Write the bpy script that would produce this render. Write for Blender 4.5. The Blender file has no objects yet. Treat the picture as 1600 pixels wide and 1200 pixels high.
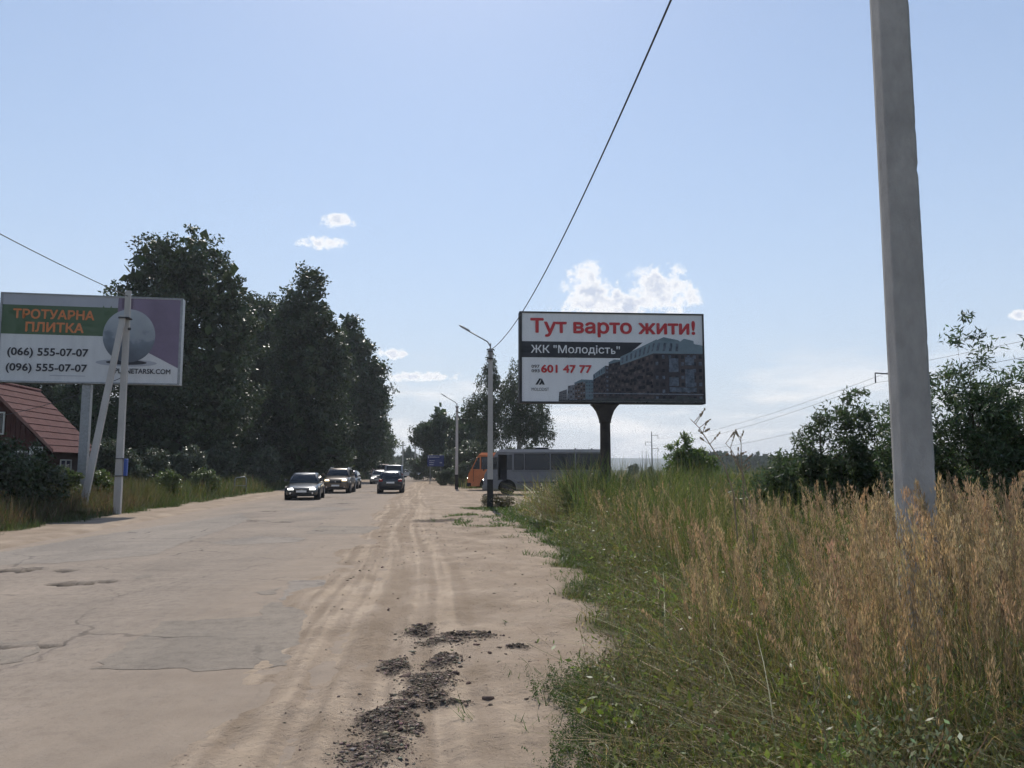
import bpy, math, random
import numpy as np
from mathutils import Vector, Matrix

R = math.radians
scene = bpy.context.scene
COL = scene.collection

# ------------------------------------------------------------------ camera, sky, sun, exposure
FPX, CAMZ, PITCH = 1250.0, 1.6, R(6.07)
cam = bpy.data.cameras.new('camera')
cam.sensor_width = 36.0
cam.lens = 36.0 * FPX / 1600.0
cam.clip_start = 0.05
cam.clip_end = 12000
camo = bpy.data.objects.new('camera', cam)
COL.objects.link(camo)
camo.location = (0, 0, CAMZ)
camo.rotation_euler = (R(90) + PITCH, 0, 0)
scene.camera = camo

SUN_EL, SUN_AZ = R(51), R(-5)
SUN_STRENGTH, SKY_STRENGTH, EXPOSURE = 3.3, 0.114, 0.29
HAZE_DENSITY = 0.00034
sdir = Vector((math.sin(SUN_AZ) * math.cos(SUN_EL), math.cos(SUN_AZ) * math.cos(SUN_EL), math.sin(SUN_EL)))
sun = bpy.data.lights.new('sun', 'SUN')
sun.energy = SUN_STRENGTH
sun.angle = R(0.53)
sun.color = (1.0, 0.94, 0.86)
suno = bpy.data.objects.new('sun', sun)
COL.objects.link(suno)
suno.rotation_euler = sdir.to_track_quat('Z', 'Y').to_euler()
suno.location = (0, 0, 60)

scene.view_settings.view_transform = 'Standard'
scene.view_settings.look = 'None'
scene.view_settings.gamma = 1.0
scene.view_settings.exposure = EXPOSURE
scene.cycles.max_bounces = 3
scene.cycles.diffuse_bounces = 2
scene.cycles.glossy_bounces = 3
scene.cycles.transmission_bounces = 3
scene.cycles.transparent_max_bounces = 6
scene.cycles.volume_bounces = 0
scene.cycles.use_adaptive_sampling = True
scene.cycles.adaptive_threshold = 0.03
scene.cycles.adaptive_min_samples = 8


def P(px, py, D):
    """world point seen at photo pixel (px, py) at forward distance D"""
    u, v = (px - 800) / FPX, (600 - py) / FPX
    t = D / (math.cos(PITCH) - v * math.sin(PITCH))
    return Vector((u * t, D, CAMZ + t * (math.sin(PITCH) + v * math.cos(PITCH))))


world = bpy.data.worlds.new('World')
scene.world = world
world.use_nodes = True
wn, wl = world.node_tree.nodes, world.node_tree.links
wn.clear()


def nmath(n, l, op, a, b=None, clamp=False):
    m = n.new('ShaderNodeMath')
    m.operation = op
    m.use_clamp = clamp
    for i, v in enumerate((a, b)):
        if v is None:
            continue
        if isinstance(v, (int, float)):
            m.inputs[i].default_value = v
        else:
            l.new(v, m.inputs[i])
    return m.outputs[0]


def build_sky():
    out = wn.new('ShaderNodeOutputWorld')
    bg = wn.new('ShaderNodeBackground')
    sky = wn.new('ShaderNodeTexSky')
    sky.sky_type = 'NISHITA'
    sky.sun_disc = False
    sky.sun_elevation = SUN_EL
    sky.sun_rotation = SUN_AZ
    sky.altitude = 100
    sky.air_density = 1.0
    sky.dust_density = 0.42
    sky.ozone_density = 1.2
    bg.inputs['Strength'].default_value = SKY_STRENGTH
    tc = wn.new('ShaderNodeTexCoord')
    d = tc.outputs['Generated']

    def M(op, a, b=None, clamp=False):
        return nmath(wn, wl, op, a, b, clamp)

    def noise(scale, detail, rough, sz=1.0, off=(0, 0, 0)):
        mp = wn.new('ShaderNodeMapping')
        mp.inputs['Scale'].default_value = (1, 1, sz)
        mp.inputs['Location'].default_value = off
        wl.new(d, mp.inputs['Vector'])
        nz = wn.new('ShaderNodeTexNoise')
        nz.inputs['Scale'].default_value = scale
        nz.inputs['Detail'].default_value = detail
        nz.inputs['Roughness'].default_value = rough
        wl.new(mp.outputs[0], nz.inputs['Vector'])
        return nz.outputs['Fac']

    # cumulus cells: (px, py, half width, half height)
    cells = [(924, 448, 42, 38), (922, 476, 54, 24), (1030, 450, 50, 38), (985, 478, 80, 24), (1068, 468, 26, 24),
             (529, 346, 27, 12), (500, 380, 36, 11), (612, 552, 24, 10), (655, 588, 74, 8), (1592, 492, 16, 8)]
    # each cell is an ellipse on the tangent plane of the sky straight ahead (x / y, z / y)
    sep = wn.new('ShaderNodeSeparateXYZ')
    wl.new(d, sep.inputs[0])
    fwd = M('MAXIMUM', sep.outputs['Y'], 0.05)
    cmb = wn.new('ShaderNodeCombineXYZ')
    wl.new(M('DIVIDE', sep.outputs['X'], fwd), cmb.inputs[0])
    wl.new(M('DIVIDE', sep.outputs['Z'], fwd), cmb.inputs[1])
    dens = None
    for px, py, sx, sy in cells:
        q = P(px, py, 1.0)
        vm = wn.new('ShaderNodeVectorMath')
        vm.operation = 'MULTIPLY_ADD'
        wl.new(cmb.outputs[0], vm.inputs[0])
        ix, iy = FPX / sx, FPX / sy
        vm.inputs[1].default_value = (ix, iy, 0)
        vm.inputs[2].default_value = (-q.x * ix, -(q.z - CAMZ) * iy, 0)
        ln = wn.new('ShaderNodeVectorMath')
        ln.operation = 'LENGTH'
        wl.new(vm.outputs[0], ln.inputs[0])
        dens = ln.outputs['Value'] if dens is None else M('MINIMUM', dens, ln.outputs['Value'])
    dens = M('SUBTRACT', 1.35, dens)
    n1 = noise(42, 5, 0.62, 1.15)
    n2 = noise(95, 2, 0.55, 1.1, (3, 1, 2))
    lump = M('ADD', M('MULTIPLY', M('SUBTRACT', n1, 0.5), 3.4), M('MULTIPLY', M('SUBTRACT', n2, 0.5), 1.5))
    cum = M('SUBTRACT', M('ADD', M('MAXIMUM', dens, 0.0), lump), 0.28)
    alive = M('MULTIPLY', M('GREATER_THAN', dens, 0.0), 1.0)
    cum = M('MULTIPLY', cum, alive)
    cum_a = M('MULTIPLY', cum, 1.5, True)
    # keep the edge of each cell from being cut by its ellipse
    cum_a = M('MULTIPLY', cum_a, M('MULTIPLY', dens, 3.0, True))
    core = M('MULTIPLY', M('SUBTRACT', cum, 0.45), 1.1, True)
    # low bank of thin cloud all round the horizon
    el = sep.outputs['Z']
    band_lo = M('MULTIPLY', M('SUBTRACT', 0.16, el), 11.0, True)
    n3 = noise(5.2, 4, 0.6, 5.5, (0.3, 0.1, 0.0))
    bank = M('MULTIPLY', M('MULTIPLY', M('SUBTRACT', n3, 0.46), 6.0, True), band_lo)
    bank = M('MULTIPLY', bank, 0.9)
    # horizon veil
    veil = M('POWER', M('SUBTRACT', 1.0, M('MAXIMUM', el, 0.0), True), 11.0)
    veil = M('MULTIPLY', veil, 0.9)
    pale = M('MULTIPLY', M('POWER', M('SUBTRACT', 1.0, M('MAXIMUM', el, 0.0), True), 1.7), 0.92)

    def mix(fac, a, b):
        m = wn.new('ShaderNodeMix')
        m.data_type = 'RGBA'
        if isinstance(fac, float):
            m.inputs[0].default_value = fac
        else:
            wl.new(fac, m.inputs[0])
        for s, v in ((6, a), (7, b)):
            if isinstance(v, tuple):
                m.inputs[s].default_value = (*v, 1)
            else:
                wl.new(v, m.inputs[s])
        return m.outputs[2]

    k = 1.0 / SKY_STRENGTH
    c = mix(pale, sky.outputs[0], (0.44 * k, 0.525 * k, 0.655 * k))
    c = mix(veil, c, (0.625 * k, 0.635 * k, 0.65 * k))
    c = mix(bank, c, (0.80 * k, 0.80 * k, 0.81 * k))
    ccol = mix(core, (0.86 * k, 0.86 * k, 0.87 * k), (0.50 * k, 0.555 * k, 0.67 * k))
    c = mix(cum_a, c, ccol)
    wl.new(c, bg.inputs['Color'])
    wl.new(bg.outputs[0], out.inputs['Surface'])


build_sky()

# ------------------------------------------------------------------ helpers


def lnk(o, parent=None):
    COL.objects.link(o)
    if parent is not None:
        o.parent = parent
    return o


def tag(o, label=None, cat=None, group=None, kind=None):
    if label:
        o['label'] = label
    if cat:
        o['category'] = cat
    if group:
        o['group'] = group
    if kind:
        o['kind'] = kind
    return o


def thing(name, label, cat, loc=(0, 0, 0), rz=0.0, group=None):
    o = bpy.data.objects.new(name, None)
    o.empty_display_size = 0.2
    lnk(o)
    o.location = loc
    o.rotation_euler = (0, 0, rz)
    return tag(o, label, cat, group)


def copy_tree(o, parent=None):
    c = o.copy()
    lnk(c, parent)
    for ch in list(o.children):
        copy_tree(ch, c)
    return c


def np_mesh(name, V, F, mat=None, parent=None, C=None, smooth=False):
    """V (n,3), F (m,k) one polygon size; C per-vertex colours"""
    V = np.ascontiguousarray(V, dtype=np.float32)
    F = np.ascontiguousarray(F, dtype=np.int32)
    me = bpy.data.meshes.new(name)
    n, m, k = len(V), F.shape[0], F.shape[1]
    me.vertices.add(n)
    me.vertices.foreach_set('co', V.ravel())
    me.loops.add(m * k)
    me.loops.foreach_set('vertex_index', F.ravel())
    me.polygons.add(m)
    me.polygons.foreach_set('loop_start', np.arange(0, m * k, k, dtype=np.int32))
    if smooth:
        me.polygons.foreach_set('use_smooth', np.ones(m, dtype=bool))
    me.update(calc_edges=True)
    if C is not None:
        a = me.color_attributes.new('col', 'FLOAT_COLOR', 'POINT')
        CC = np.ones((n, 4), dtype=np.float32)
        CC[:, :C.shape[1]] = C
        a.data.foreach_set('color', CC.ravel())
    if mat is not None:
        me.materials.append(mat)
    o = bpy.data.objects.new(name, me)
    return lnk(o, parent)


class MB:
    """collects polygons for one mesh"""

    def __init__(s):
        s.v, s.f = [], []

    def poly(s, pts):
        i = len(s.v)
        s.v += [tuple(p) for p in pts]
        s.f.append(tuple(range(i, i + len(pts))))
        return s

    def box(s, x0, x1, y0, y1, z0, z1, mtx=None):
        p = [(x, y, z) for z in (z0, z1) for y in (y0, y1) for x in (x0, x1)]
        if mtx is not None:
            p = [tuple(mtx @ Vector(q)) for q in p]
        i = len(s.v)
        s.v += p
        s.f += [tuple(i + k for k in q) for q in ((0, 2, 3, 1), (4, 5, 7, 6), (0, 1, 5, 4), (2, 6, 7, 3), (0, 4, 6, 2), (1, 3, 7, 5))]
        return s

    def prism(s, pts, y0, y1):
        """pts in (x,z), counter-clockwise seen from -y; extruded along y"""
        n = len(pts)
        area = sum(pts[k][0] * pts[(k + 1) % n][1] - pts[(k + 1) % n][0] * pts[k][1] for k in range(n))
        if area < 0:
            pts = list(pts)[::-1]
        i = len(s.v)
        s.v += [(x, y0, z) for x, z in pts] + [(x, y1, z) for x, z in pts]
        s.f.append(tuple(range(i, i + n)))
        s.f.append(tuple(range(i + 2 * n - 1, i + n - 1, -1)))
        for k in range(n):
            k2 = (k + 1) % n
            s.f.append((i + k, i + n + k, i + n + k2, i + k2))
        return s

    def tube(s, pts, rad, seg=8, cap=True):
        pts = [Vector(p) for p in pts]
        if not isinstance(rad, (list, tuple)):
            rad = [rad] * len(pts)
        i = len(s.v)
        ref = None
        for k, p in enumerate(pts):
            t = (pts[min(k + 1, len(pts) - 1)] - pts[max(k - 1, 0)]).normalized()
            if ref is None:
                ref = Vector((1, 0, 0)) if abs(t.x) < 0.8 else Vector((0, 1, 0))
            a = (ref - t * ref.dot(t)).normalized()
            ref = a
            b = t.cross(a)
            for q in range(seg):
                an = 2 * math.pi * q / seg
                s.v.append(tuple(p + (a * math.cos(an) + b * math.sin(an)) * rad[k]))
        for k in range(len(pts) - 1):
            for q in range(seg):
                q2 = (q + 1) % seg
                s.f.append((i + k * seg + q, i + k * seg + q2, i + (k + 1) * seg + q2, i + (k + 1) * seg + q))
        if cap:
            s.f.append(tuple(i + q for q in range(seg - 1, -1, -1)))
            e = i + (len(pts) - 1) * seg
            s.f.append(tuple(e + q for q in range(seg)))
        return s

    def loft(s, rings, cap=True):
        i, n = len(s.v), len(rings[0])
        for r in rings:
            s.v += [tuple(p) for p in r]
        for k in range(len(rings) - 1):
            for q in range(n):
                q2 = (q + 1) % n
                s.f.append((i + k * n + q, i + k * n + q2, i + (k + 1) * n + q2, i + (k + 1) * n + q))
        if cap:
            s.f.append(tuple(i + q for q in range(n - 1, -1, -1)))
            s.f.append(tuple(i + (len(rings) - 1) * n + q for q in range(n)))
        return s

    def build(s, name, mat, parent=None, smooth=False, bevel=0, sub=0, mtx=None):
        me = bpy.data.meshes.new(name)
        me.from_pydata(s.v, [], s.f)
        me.update()
        if smooth:
            for p in me.polygons:
                p.use_smooth = True
        if mat is not None:
            me.materials.append(mat)
        o = bpy.data.objects.new(name, me)
        lnk(o, parent)
        if bevel:
            b = o.modifiers.new('bevel', 'BEVEL')
            b.width = bevel
            b.segments = 2
            b.limit_method = 'ANGLE'
            b.angle_limit = R(35)
        if sub:
            m = o.modifiers.new('sub', 'SUBSURF')
            m.levels = m.render_levels = sub
        return o


# ------------------------------------------------------------------ materials
MATS = {}


def mat(name, c1, c2=None, scale=4.0, rough=0.8, bump=0.0, bscale=None, metal=0.0, spec=0.35, detail=5, stretch=(1, 1, 1), emit=None, estr=0.0, coat=0.0):
    m = bpy.data.materials.new(name)
    m.use_nodes = True
    n, l = m.node_tree.nodes, m.node_tree.links
    b = n['Principled BSDF']
    b.inputs['Roughness'].default_value = rough
    b.inputs['Metallic'].default_value = metal
    b.inputs['Specular IOR Level'].default_value = spec
    b.inputs['Coat Weight'].default_value = coat
    b.inputs['Base Color'].default_value = (*c1, 1)
    if c2 is not None or bump:
        tc = n.new('ShaderNodeTexCoord')
        mp = n.new('ShaderNodeMapping')
        mp.inputs['Scale'].default_value = stretch
        l.new(tc.outputs['Object'], mp.inputs['Vector'])
    if c2 is not None:
        nz = n.new('ShaderNodeTexNoise')
        nz.inputs['Scale'].default_value = scale
        nz.inputs['Detail'].default_value = detail
        nz.inputs['Roughness'].default_value = 0.62
        l.new(mp.outputs[0], nz.inputs['Vector'])
        rp = n.new('ShaderNodeValToRGB')
        rp.color_ramp.elements[0].position = 0.33
        rp.color_ramp.elements[1].position = 0.67
        rp.color_ramp.elements[0].color = (*c1, 1)
        rp.color_ramp.elements[1].color = (*c2, 1)
        l.new(nz.outputs['Fac'], rp.inputs[0])
        l.new(rp.outputs[0], b.inputs['Base Color'])
    if bump:
        nb = n.new('ShaderNodeTexNoise')
        nb.inputs['Scale'].default_value = bscale or scale * 4
        nb.inputs['Detail'].default_value = 6
        l.new(mp.outputs[0], nb.inputs['Vector'])
        bp = n.new('ShaderNodeBump')
        bp.inputs['Strength'].default_value = 1.0
        bp.inputs['Distance'].default_value = bump
        l.new(nb.outputs['Fac'], bp.inputs['Height'])
        l.new(bp.outputs[0], b.inputs['Normal'])
    if emit:
        b.inputs['Emission Color'].default_value = (*emit, 1)
        b.inputs['Emission Strength'].default_value = estr
    MATS[name] = m
    return m


def leaf_mat(name, transl=0.25, rough=0.55, spec=0.25):
    m = bpy.data.materials.new(name)
    m.use_nodes = True
    n, l = m.node_tree.nodes, m.node_tree.links
    b = n['Principled BSDF']
    out = n['Material Output']
    at = n.new('ShaderNodeAttribute')
    at.attribute_name = 'col'
    l.new(at.outputs['Color'], b.inputs['Base Color'])
    b.inputs['Roughness'].default_value = rough
    b.inputs['Specular IOR Level'].default_value = spec
    tr = n.new('ShaderNodeBsdfTranslucent')
    hs = n.new('ShaderNodeHueSaturation')
    hs.inputs['Saturation'].default_value = 1.15
    hs.inputs['Value'].default_value = 1.3
    l.new(at.outputs['Color'], hs.inputs['Color'])
    l.new(hs.outputs[0], tr.inputs['Color'])
    mx = n.new('ShaderNodeMixShader')
    mx.inputs[0].default_value = transl
    l.new(b.outputs[0], mx.inputs[1])
    l.new(tr.outputs[0], mx.inputs[2])
    l.new(mx.outputs[0], out.inputs['Surface'])
    return m


M_leaf = leaf_mat('leaf', 0.2, 0.42, 0.45)
M_sunleaf = leaf_mat('thin_leaf', 0.45, 0.45, 0.4)
M_farleaf = leaf_mat('far_leaf', 0.1, 0.9, 0.0)
M_grass = leaf_mat('grass_blade', 0.42, 0.45, 0.35)
M_bark = mat('bark', (0.06, 0.048, 0.038), (0.11, 0.09, 0.07), 6, 0.9, 0.02, stretch=(1, 1, .3))
M_birchbark = mat('birch_bark', (0.5, 0.48, 0.44), (0.12, 0.11, 0.1), 5, 0.85, stretch=(1, 1, 2.5))
M_conc = mat('pole_concrete', (0.34, 0.325, 0.30), (0.45, 0.43, 0.40), 3.0, 0.9, 0.004, 60, stretch=(1, 1, .35))
M_conc_near = mat('weathered_concrete', (0.30, 0.288, 0.27), (0.43, 0.41, 0.385), 8.0, 0.95, 0.004, 110, detail=10, stretch=(1, 1, .45))
M_conc_l = mat('pale_concrete', (0.40, 0.38, 0.36), (0.5, 0.48, 0.45), 3.0, 0.9, 0.004, 50, stretch=(1, 1, .3))
M_tar = mat('black_tar', (0.018, 0.017, 0.016), (0.035, 0.032, 0.03), 6, 0.75)
M_steel = mat('galvanised_steel', (0.32, 0.33, 0.34), (0.24, 0.245, 0.25), 12, 0.5, metal=0.6)
M_dsteel = mat('dark_steel', (0.035, 0.036, 0.038), (0.06, 0.058, 0.055), 8, 0.6, metal=0.2)
M_wire = mat('cable', (0.05, 0.05, 0.055), rough=0.6)
M_rust = mat('rusty_brown_paint', (0.034, 0.029, 0.026), (0.058, 0.048, 0.041), 5, 0.8, 0.003)
M_glass = mat('dark_glass', (0.012, 0.014, 0.016), rough=0.06, spec=0.6)
M_rubber = mat('tyre_rubber', (0.014, 0.014, 0.014), (0.03, 0.028, 0.026), 10, 0.9)
M_rim = mat('alloy', (0.34, 0.34, 0.35), (0.2, 0.2, 0.2), 9, 0.45, metal=0.7)
M_black = mat('black_plastic', (0.015, 0.015, 0.016), rough=0.6)
M_plate = mat('plate_white', (0.7, 0.7, 0.68), rough=0.5)
M_lampglass = mat('headlight_lit', (0.8, 0.8, 0.8), rough=0.2, emit=(1, 0.97, 0.9), estr=3.0)
M_lampwarm = mat('headlight_warm', (0.8, 0.75, 0.6), rough=0.2, emit=(1, 0.8, 0.45), estr=3.0)
M_tail = mat('taillight', (0.25, 0.012, 0.012), rough=0.25, spec=0.5)
M_chrome = mat('chrome', (0.6, 0.6, 0.62), rough=0.2, metal=1.0)

# ------------------------------------------------------------------ noise and terrain


def _hash(ix, iy, seed):
    h = (ix.astype(np.int64) * 374761393 + iy.astype(np.int64) * 668265263 + seed * 974634777) & 0xffffffff
    h = ((h ^ (h >> 13)) * 1274126177) & 0xffffffff
    h = ((h ^ (h >> 15)) * 2246822519) & 0xffffffff
    return ((h ^ (h >> 16)) & 0xffff) / 65535.0


def vn(x, y, seed=0):
    x, y = np.asarray(x, float), np.asarray(y, float)
    ix, iy = np.floor(x), np.floor(y)
    fx, fy = x - ix, y - iy
    fx, fy = fx * fx * (3 - 2 * fx), fy * fy * (3 - 2 * fy)
    a, b = _hash(ix, iy, seed), _hash(ix + 1, iy, seed)
    c, d = _hash(ix, iy + 1, seed), _hash(ix + 1, iy + 1, seed)
    return (a * (1 - fx) + b * fx) * (1 - fy) + (c * (1 - fx) + d * fx) * fy


def fbm(x, y, seed=0, oc=4, gain=0.5):
    s, a, t = 0, 1.0, 0
    for k in range(oc):
        s = s + a * vn(np.asarray(x) * 2 ** k + 17.3 * k, np.asarray(y) * 2 ** k - 9.1 * k, seed + k)
        t += a
        a *= gain
    return s / t


def sst(a, b, x):
    t = np.clip((x - a) / (b - a), 0, 1)
    return t * t * (3 - 2 * t)


def shift(Y):
    Y = np.asarray(Y, float)
    return -0.12 * Y + 0.0004 * np.clip(Y - 40, 0, 210) ** 2 + 0.168 * np.clip(Y - 250, 0, None)


EY = [-40, 3, 4.3, 5.4, 6.3, 7.2, 8.5, 10, 12, 14.6, 18, 22, 30, 31]
EW = [.7, .75, .84, 1.0, 1.4, 1.66, 1.78, 1.95, 2.3, 2.6, 2.75, 2.8, 2.95, 3.2]


def veg(X, Y):
    """1 where something grows, 0 on bare sand"""
    X, Y = np.asarray(X, float), np.asarray(Y, float)
    w = X - shift(Y)
    nz = (fbm(X * 1.3, Y * 1.3, 5, 3) - .5)
    e = np.interp(Y, EY, EW) + nz * .9
    near = sst(-.12, .25, w - e) * sst(.5, -.5, Y - (31 + np.clip(4.5 * (X + .8), 0, 14)) + nz * 3)
    field = sst(11, 12.5, X + nz * 2)
    far = sst(63, 65, Y + nz * 2) * sst(3.0, 4.0, w + nz * 1.5)
    isl = sst(1.1, .6, np.hypot((X + .75) / 1.25, (Y - 32.2) / 1.6) + nz * .6)
    left = sst(-10.0, -10.5, w + nz * 1.2)
    return np.clip(np.maximum.reduce([near, field, far, isl, left]), 0, 1)


# dark clumps of dug soil on the shoulder: x, y, rx, ry
HEAPS = []
for px, py, rx, ry in [(585, 1185, .17, .30), (600, 1130, .17, .25), (622, 1050, .10, .16), (612, 1040, .11, .18), (655, 995, .13, .22),
                       (650, 1150, .05, .1), (672, 1072, .17, .30), (690, 1040, .14, .22), (678, 1095, .10, .15), (690, 1010, .20, .16), (715, 1000, .16, .16),
                       (745, 1003, .17, .12), (690, 1108, .20, .05), (640, 1112, .10, .08), (640, 1095, .08, .08), (660, 985, .10, .1),
                       (808, 1019, .10, .06), (625, 1145, .10, .10)]:
    t = 1.6 / max((py - 733) / FPX, 1e-3)
    v = (600 - py) / FPX
    tt = -CAMZ / (math.sin(PITCH) + v * math.cos(PITCH))
    HEAPS.append(((px - 800) / FPX * tt, tt * (math.cos(PITCH) - v * math.sin(PITCH)), rx, ry))


def soil_mask(X, Y):
    m = np.zeros_like(np.asarray(X, float))
    for hx, hy, rx, ry in HEAPS:
        near = (np.abs(X - hx) < 2.5 * rx) & (np.abs(Y - hy) < 2.5 * ry)
        if not near.any():
            continue
        dd = np.hypot((X - hx) / rx, (Y - hy) / ry)
        m = np.maximum(m, np.where(near, np.clip(1.35 - dd, 0, 1), 0))
    # trampled dark soil across the shoulder by the turn-off
    w = X - shift(Y)
    st = sst(1.0, .3, np.abs((Y - 24.5 - (w - 1.2) * .4) / 2.2)) * sst(-.4, .6, w) * sst(4.2, 3.0, w)
    m = np.maximum(m, st * .9 * sst(.45, .62, fbm(X * 1.7, Y * .9, 31, 4)))
    return np.clip(m * (0.35 + 1.3 * fbm(X * 9, Y * 9, 8, 3)), 0, 1)


def gz(X, Y):
    X, Y = np.asarray(X, float), np.asarray(Y, float)
    w = X - shift(Y)
    fade = sst(70, 25, Y)
    n_big = fbm(X * .7, Y * .45, 1, 3) - .5
    n_mid = fbm(X * 2.6, Y * 2.0, 2, 4) - .5
    n_fine = fbm(X * 11, Y * 9, 3, 3) - .5
    # right shoulder: sand that laps over the edge of the asphalt
    right = -0.09 + 0.125 * sst(-2.25, -.8, w + n_big * .9 + n_mid * .35) + 0.03 * sst(.2, 2, w)
    rough = .07 * n_mid + .036 * n_fine + .05 * n_big
    ruts = 0
    for c, dp, wd in ((-1.2, .014, .08), (-.95, .020, .09), (-.62, .034, .10), (-.30, .026, .08), (.05, .018, .09)):
        cc = c + .12 * np.sin(Y * .35 + c * 5) + .10 * (Y - 6) / 10 * (c + .5)
        ruts = ruts - dp * np.exp(-((w - cc) / wd) ** 2) + dp * .7 * np.exp(-((w - cc - wd * 1.7) / (wd * .6)) ** 2)
    ruts = ruts * .8 * sst(30, 12, Y)
    cleats = .004 * np.sin(Y * 42 + 2 * w) * np.exp(-((w + .62 - .12 * np.sin(Y * .35 - 3.1)) / .1) ** 2) * sst(14, 8, Y)
    damp = sst(-1.7, -.3, w)
    onright = right + rough * (.25 + .75 * damp) * fade + (ruts + cleats) * fade
    # left shoulder
    left = -0.09 + .13 * sst(-7.75, -8.7, w + n_big * .8 + n_mid * .3) + .2 * sst(-10, -12.5, w) + (.05 * n_mid + .05 * n_big) * sst(-8.0, -9, w)
    z = np.where(w > -4.5, onright, left)
    z = z + soil_mask(X, Y) * (.022 + .04 * (fbm(X * 14, Y * 14, 9, 3) - .3))
    far = sst(120, 300, np.hypot(X, Y))
    return z * (1 - far) + far * .02


def build_ground():
    def geo(a, b, n):
        return list(np.geomspace(a, b, n))
    ws = [-3000, -1800, -1000, -600, -350, -200, -120, -75, -48] + list(np.arange(-36, -13, 1.2)) + list(np.arange(-13, -7.4, .14)) + list(np.arange(-7.4, -2.1, .5)) + \
        list(np.arange(-2.1, 3.2, .046)) + list(np.arange(3.4, 12, .25)) + list(np.arange(12, 40, 1.5)) + [46, 60, 80, 120, 200, 350, 600, 1000, 1800, 3000]
    ys = [-3000, -1500, -700, -300, -120, -50, -25, -12, -6, -3, 0, 1.2] + geo(2.2, 42, 400) + geo(43, 300, 70) + geo(320, 3000, 24)
    W, Y = np.meshgrid(np.array(ws), np.array(ys))
    X = W + np.where(np.abs(W) > 150, 0, 1) * shift(np.clip(Y, -60, 420))
    Z = gz(X, Y)
    nx, ny = len(ws), len(ys)
    V = np.stack([X, Y, Z], -1).reshape(-1, 3)
    idx = np.arange(nx * ny).reshape(ny, nx)
    F = np.stack([idx[:-1, :-1], idx[:-1, 1:], idx[1:, 1:], idx[1:, :-1]], -1).reshape(-1, 4)
    wl_ = X - shift(Y) + .10 * np.sin(Y * .35)
    streak = fbm(wl_ * 7, Y * .10, 301, 4, .65)
    streak = np.clip((streak - .5) * 2.4 * sst(.9, .2, wl_) * sst(-2.4, -1.6, wl_) + .5 + (fbm(X * 3.2, Y * 2.2, 305, 4, .6) - .5) * .9, 0, 1)
    C = np.stack([veg(X, Y), soil_mask(X, Y), streak], -1).reshape(-1, 3)
    m = bpy.data.materials.new('sandy_ground')
    m.use_nodes = True
    n, l = m.node_tree.nodes, m.node_tree.links
    b = n['Principled BSDF']
    b.inputs['Roughness'].default_value = .95
    b.inputs['Specular IOR Level'].default_value = .05
    at = n.new('ShaderNodeAttribute')
    at.attribute_name = 'col'
    sp = n.new('ShaderNodeSeparateColor')
    l.new(at.outputs['Color'], sp.inputs[0])
    tc = n.new('ShaderNodeTexCoord')

    def nz(scale, det, stretch=(1, 1, 1), rg=.6):
        mp = n.new('ShaderNodeMapping')
        mp.inputs['Scale'].default_value = stretch
        l.new(tc.outputs['Object'], mp.inputs[0])
        q = n.new('ShaderNodeTexNoise')
        q.inputs['Scale'].default_value = scale
        q.inputs['Detail'].default_value = det
        q.inputs['Roughness'].default_value = rg
        l.new(mp.outputs[0], q.inputs['Vector'])
        return q.outputs['Fac']

    def ramp(f, stops):
        r = n.new('ShaderNodeValToRGB')
        els = r.color_ramp.elements
        while len(els) < len(stops):
            els.new(.5)
        for e, (p, c) in zip(els, stops):
            e.position = p
            e.color = (*c, 1)
        l.new(f, r.inputs[0])
        return r.outputs[0]

    def mix(f, a, c):
        x = n.new('ShaderNodeMix')
        x.data_type = 'RGBA'
        l.new(f, x.inputs[0])
        l.new(a, x.inputs[6])
        l.new(c, x.inputs[7])
        return x.outputs[2]
    sand = ramp(nz(.9, 8), [(.3, (.275, .215, .158)), (.5, (.335, .265, .2)), (.72, (.385, .31, .238))])
    speck = ramp(nz(38, 4, rg=.7), [(.30, (.12, .095, .075)), (.40, (1, 1, 1)), (1, (1, 1, 1))])
    mul = n.new('ShaderNodeMix')
    mul.data_type = 'RGBA'
    mul.blend_type = 'MULTIPLY'
    mul.inputs[0].default_value = .55
    l.new(sand, mul.inputs[6])
    l.new(speck, mul.inputs[7])
    soil = ramp(nz(22, 6), [(.3, (.07, .055, .045)), (.7, (.16, .128, .10))])
    turf = ramp(nz(2.2, 8), [(.3, (.045, .05, .018)), (.55, (.075, .075, .03)), (.75, (.14, .115, .06))])
    tone = ramp(sp.outputs[2], [(.15, (.84, .825, .80)), (.5, (.95, .95, .95)), (.85, (1.2, 1.2, 1.18))])
    mul2 = n.new('ShaderNodeMix')
    mul2.data_type = 'RGBA'
    mul2.blend_type = 'MULTIPLY'
    mul2.inputs[0].default_value = 1.0
    l.new(mul.outputs[2], mul2.inputs[6])
    l.new(tone, mul2.inputs[7])
    c = mix(sp.outputs[0], mul2.outputs[2], turf)
    sf = nmath(n, l, 'MULTIPLY', nmath(n, l, 'SUBTRACT', sp.outputs[1], .12), 2.2, True)
    c = mix(sf, c, soil)
    l.new(c, b.inputs['Base Color'])
    bp = n.new('ShaderNodeBump')
    bp.inputs['Distance'].default_value = .035
    l.new(nz(13, 8, rg=.68), bp.inputs['Height'])
    l.new(bp.outputs[0], b.inputs['Normal'])
    o = np_mesh('ground', V, F, m, C=C, smooth=True)
    tag(o, kind='structure')


build_ground()

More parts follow.
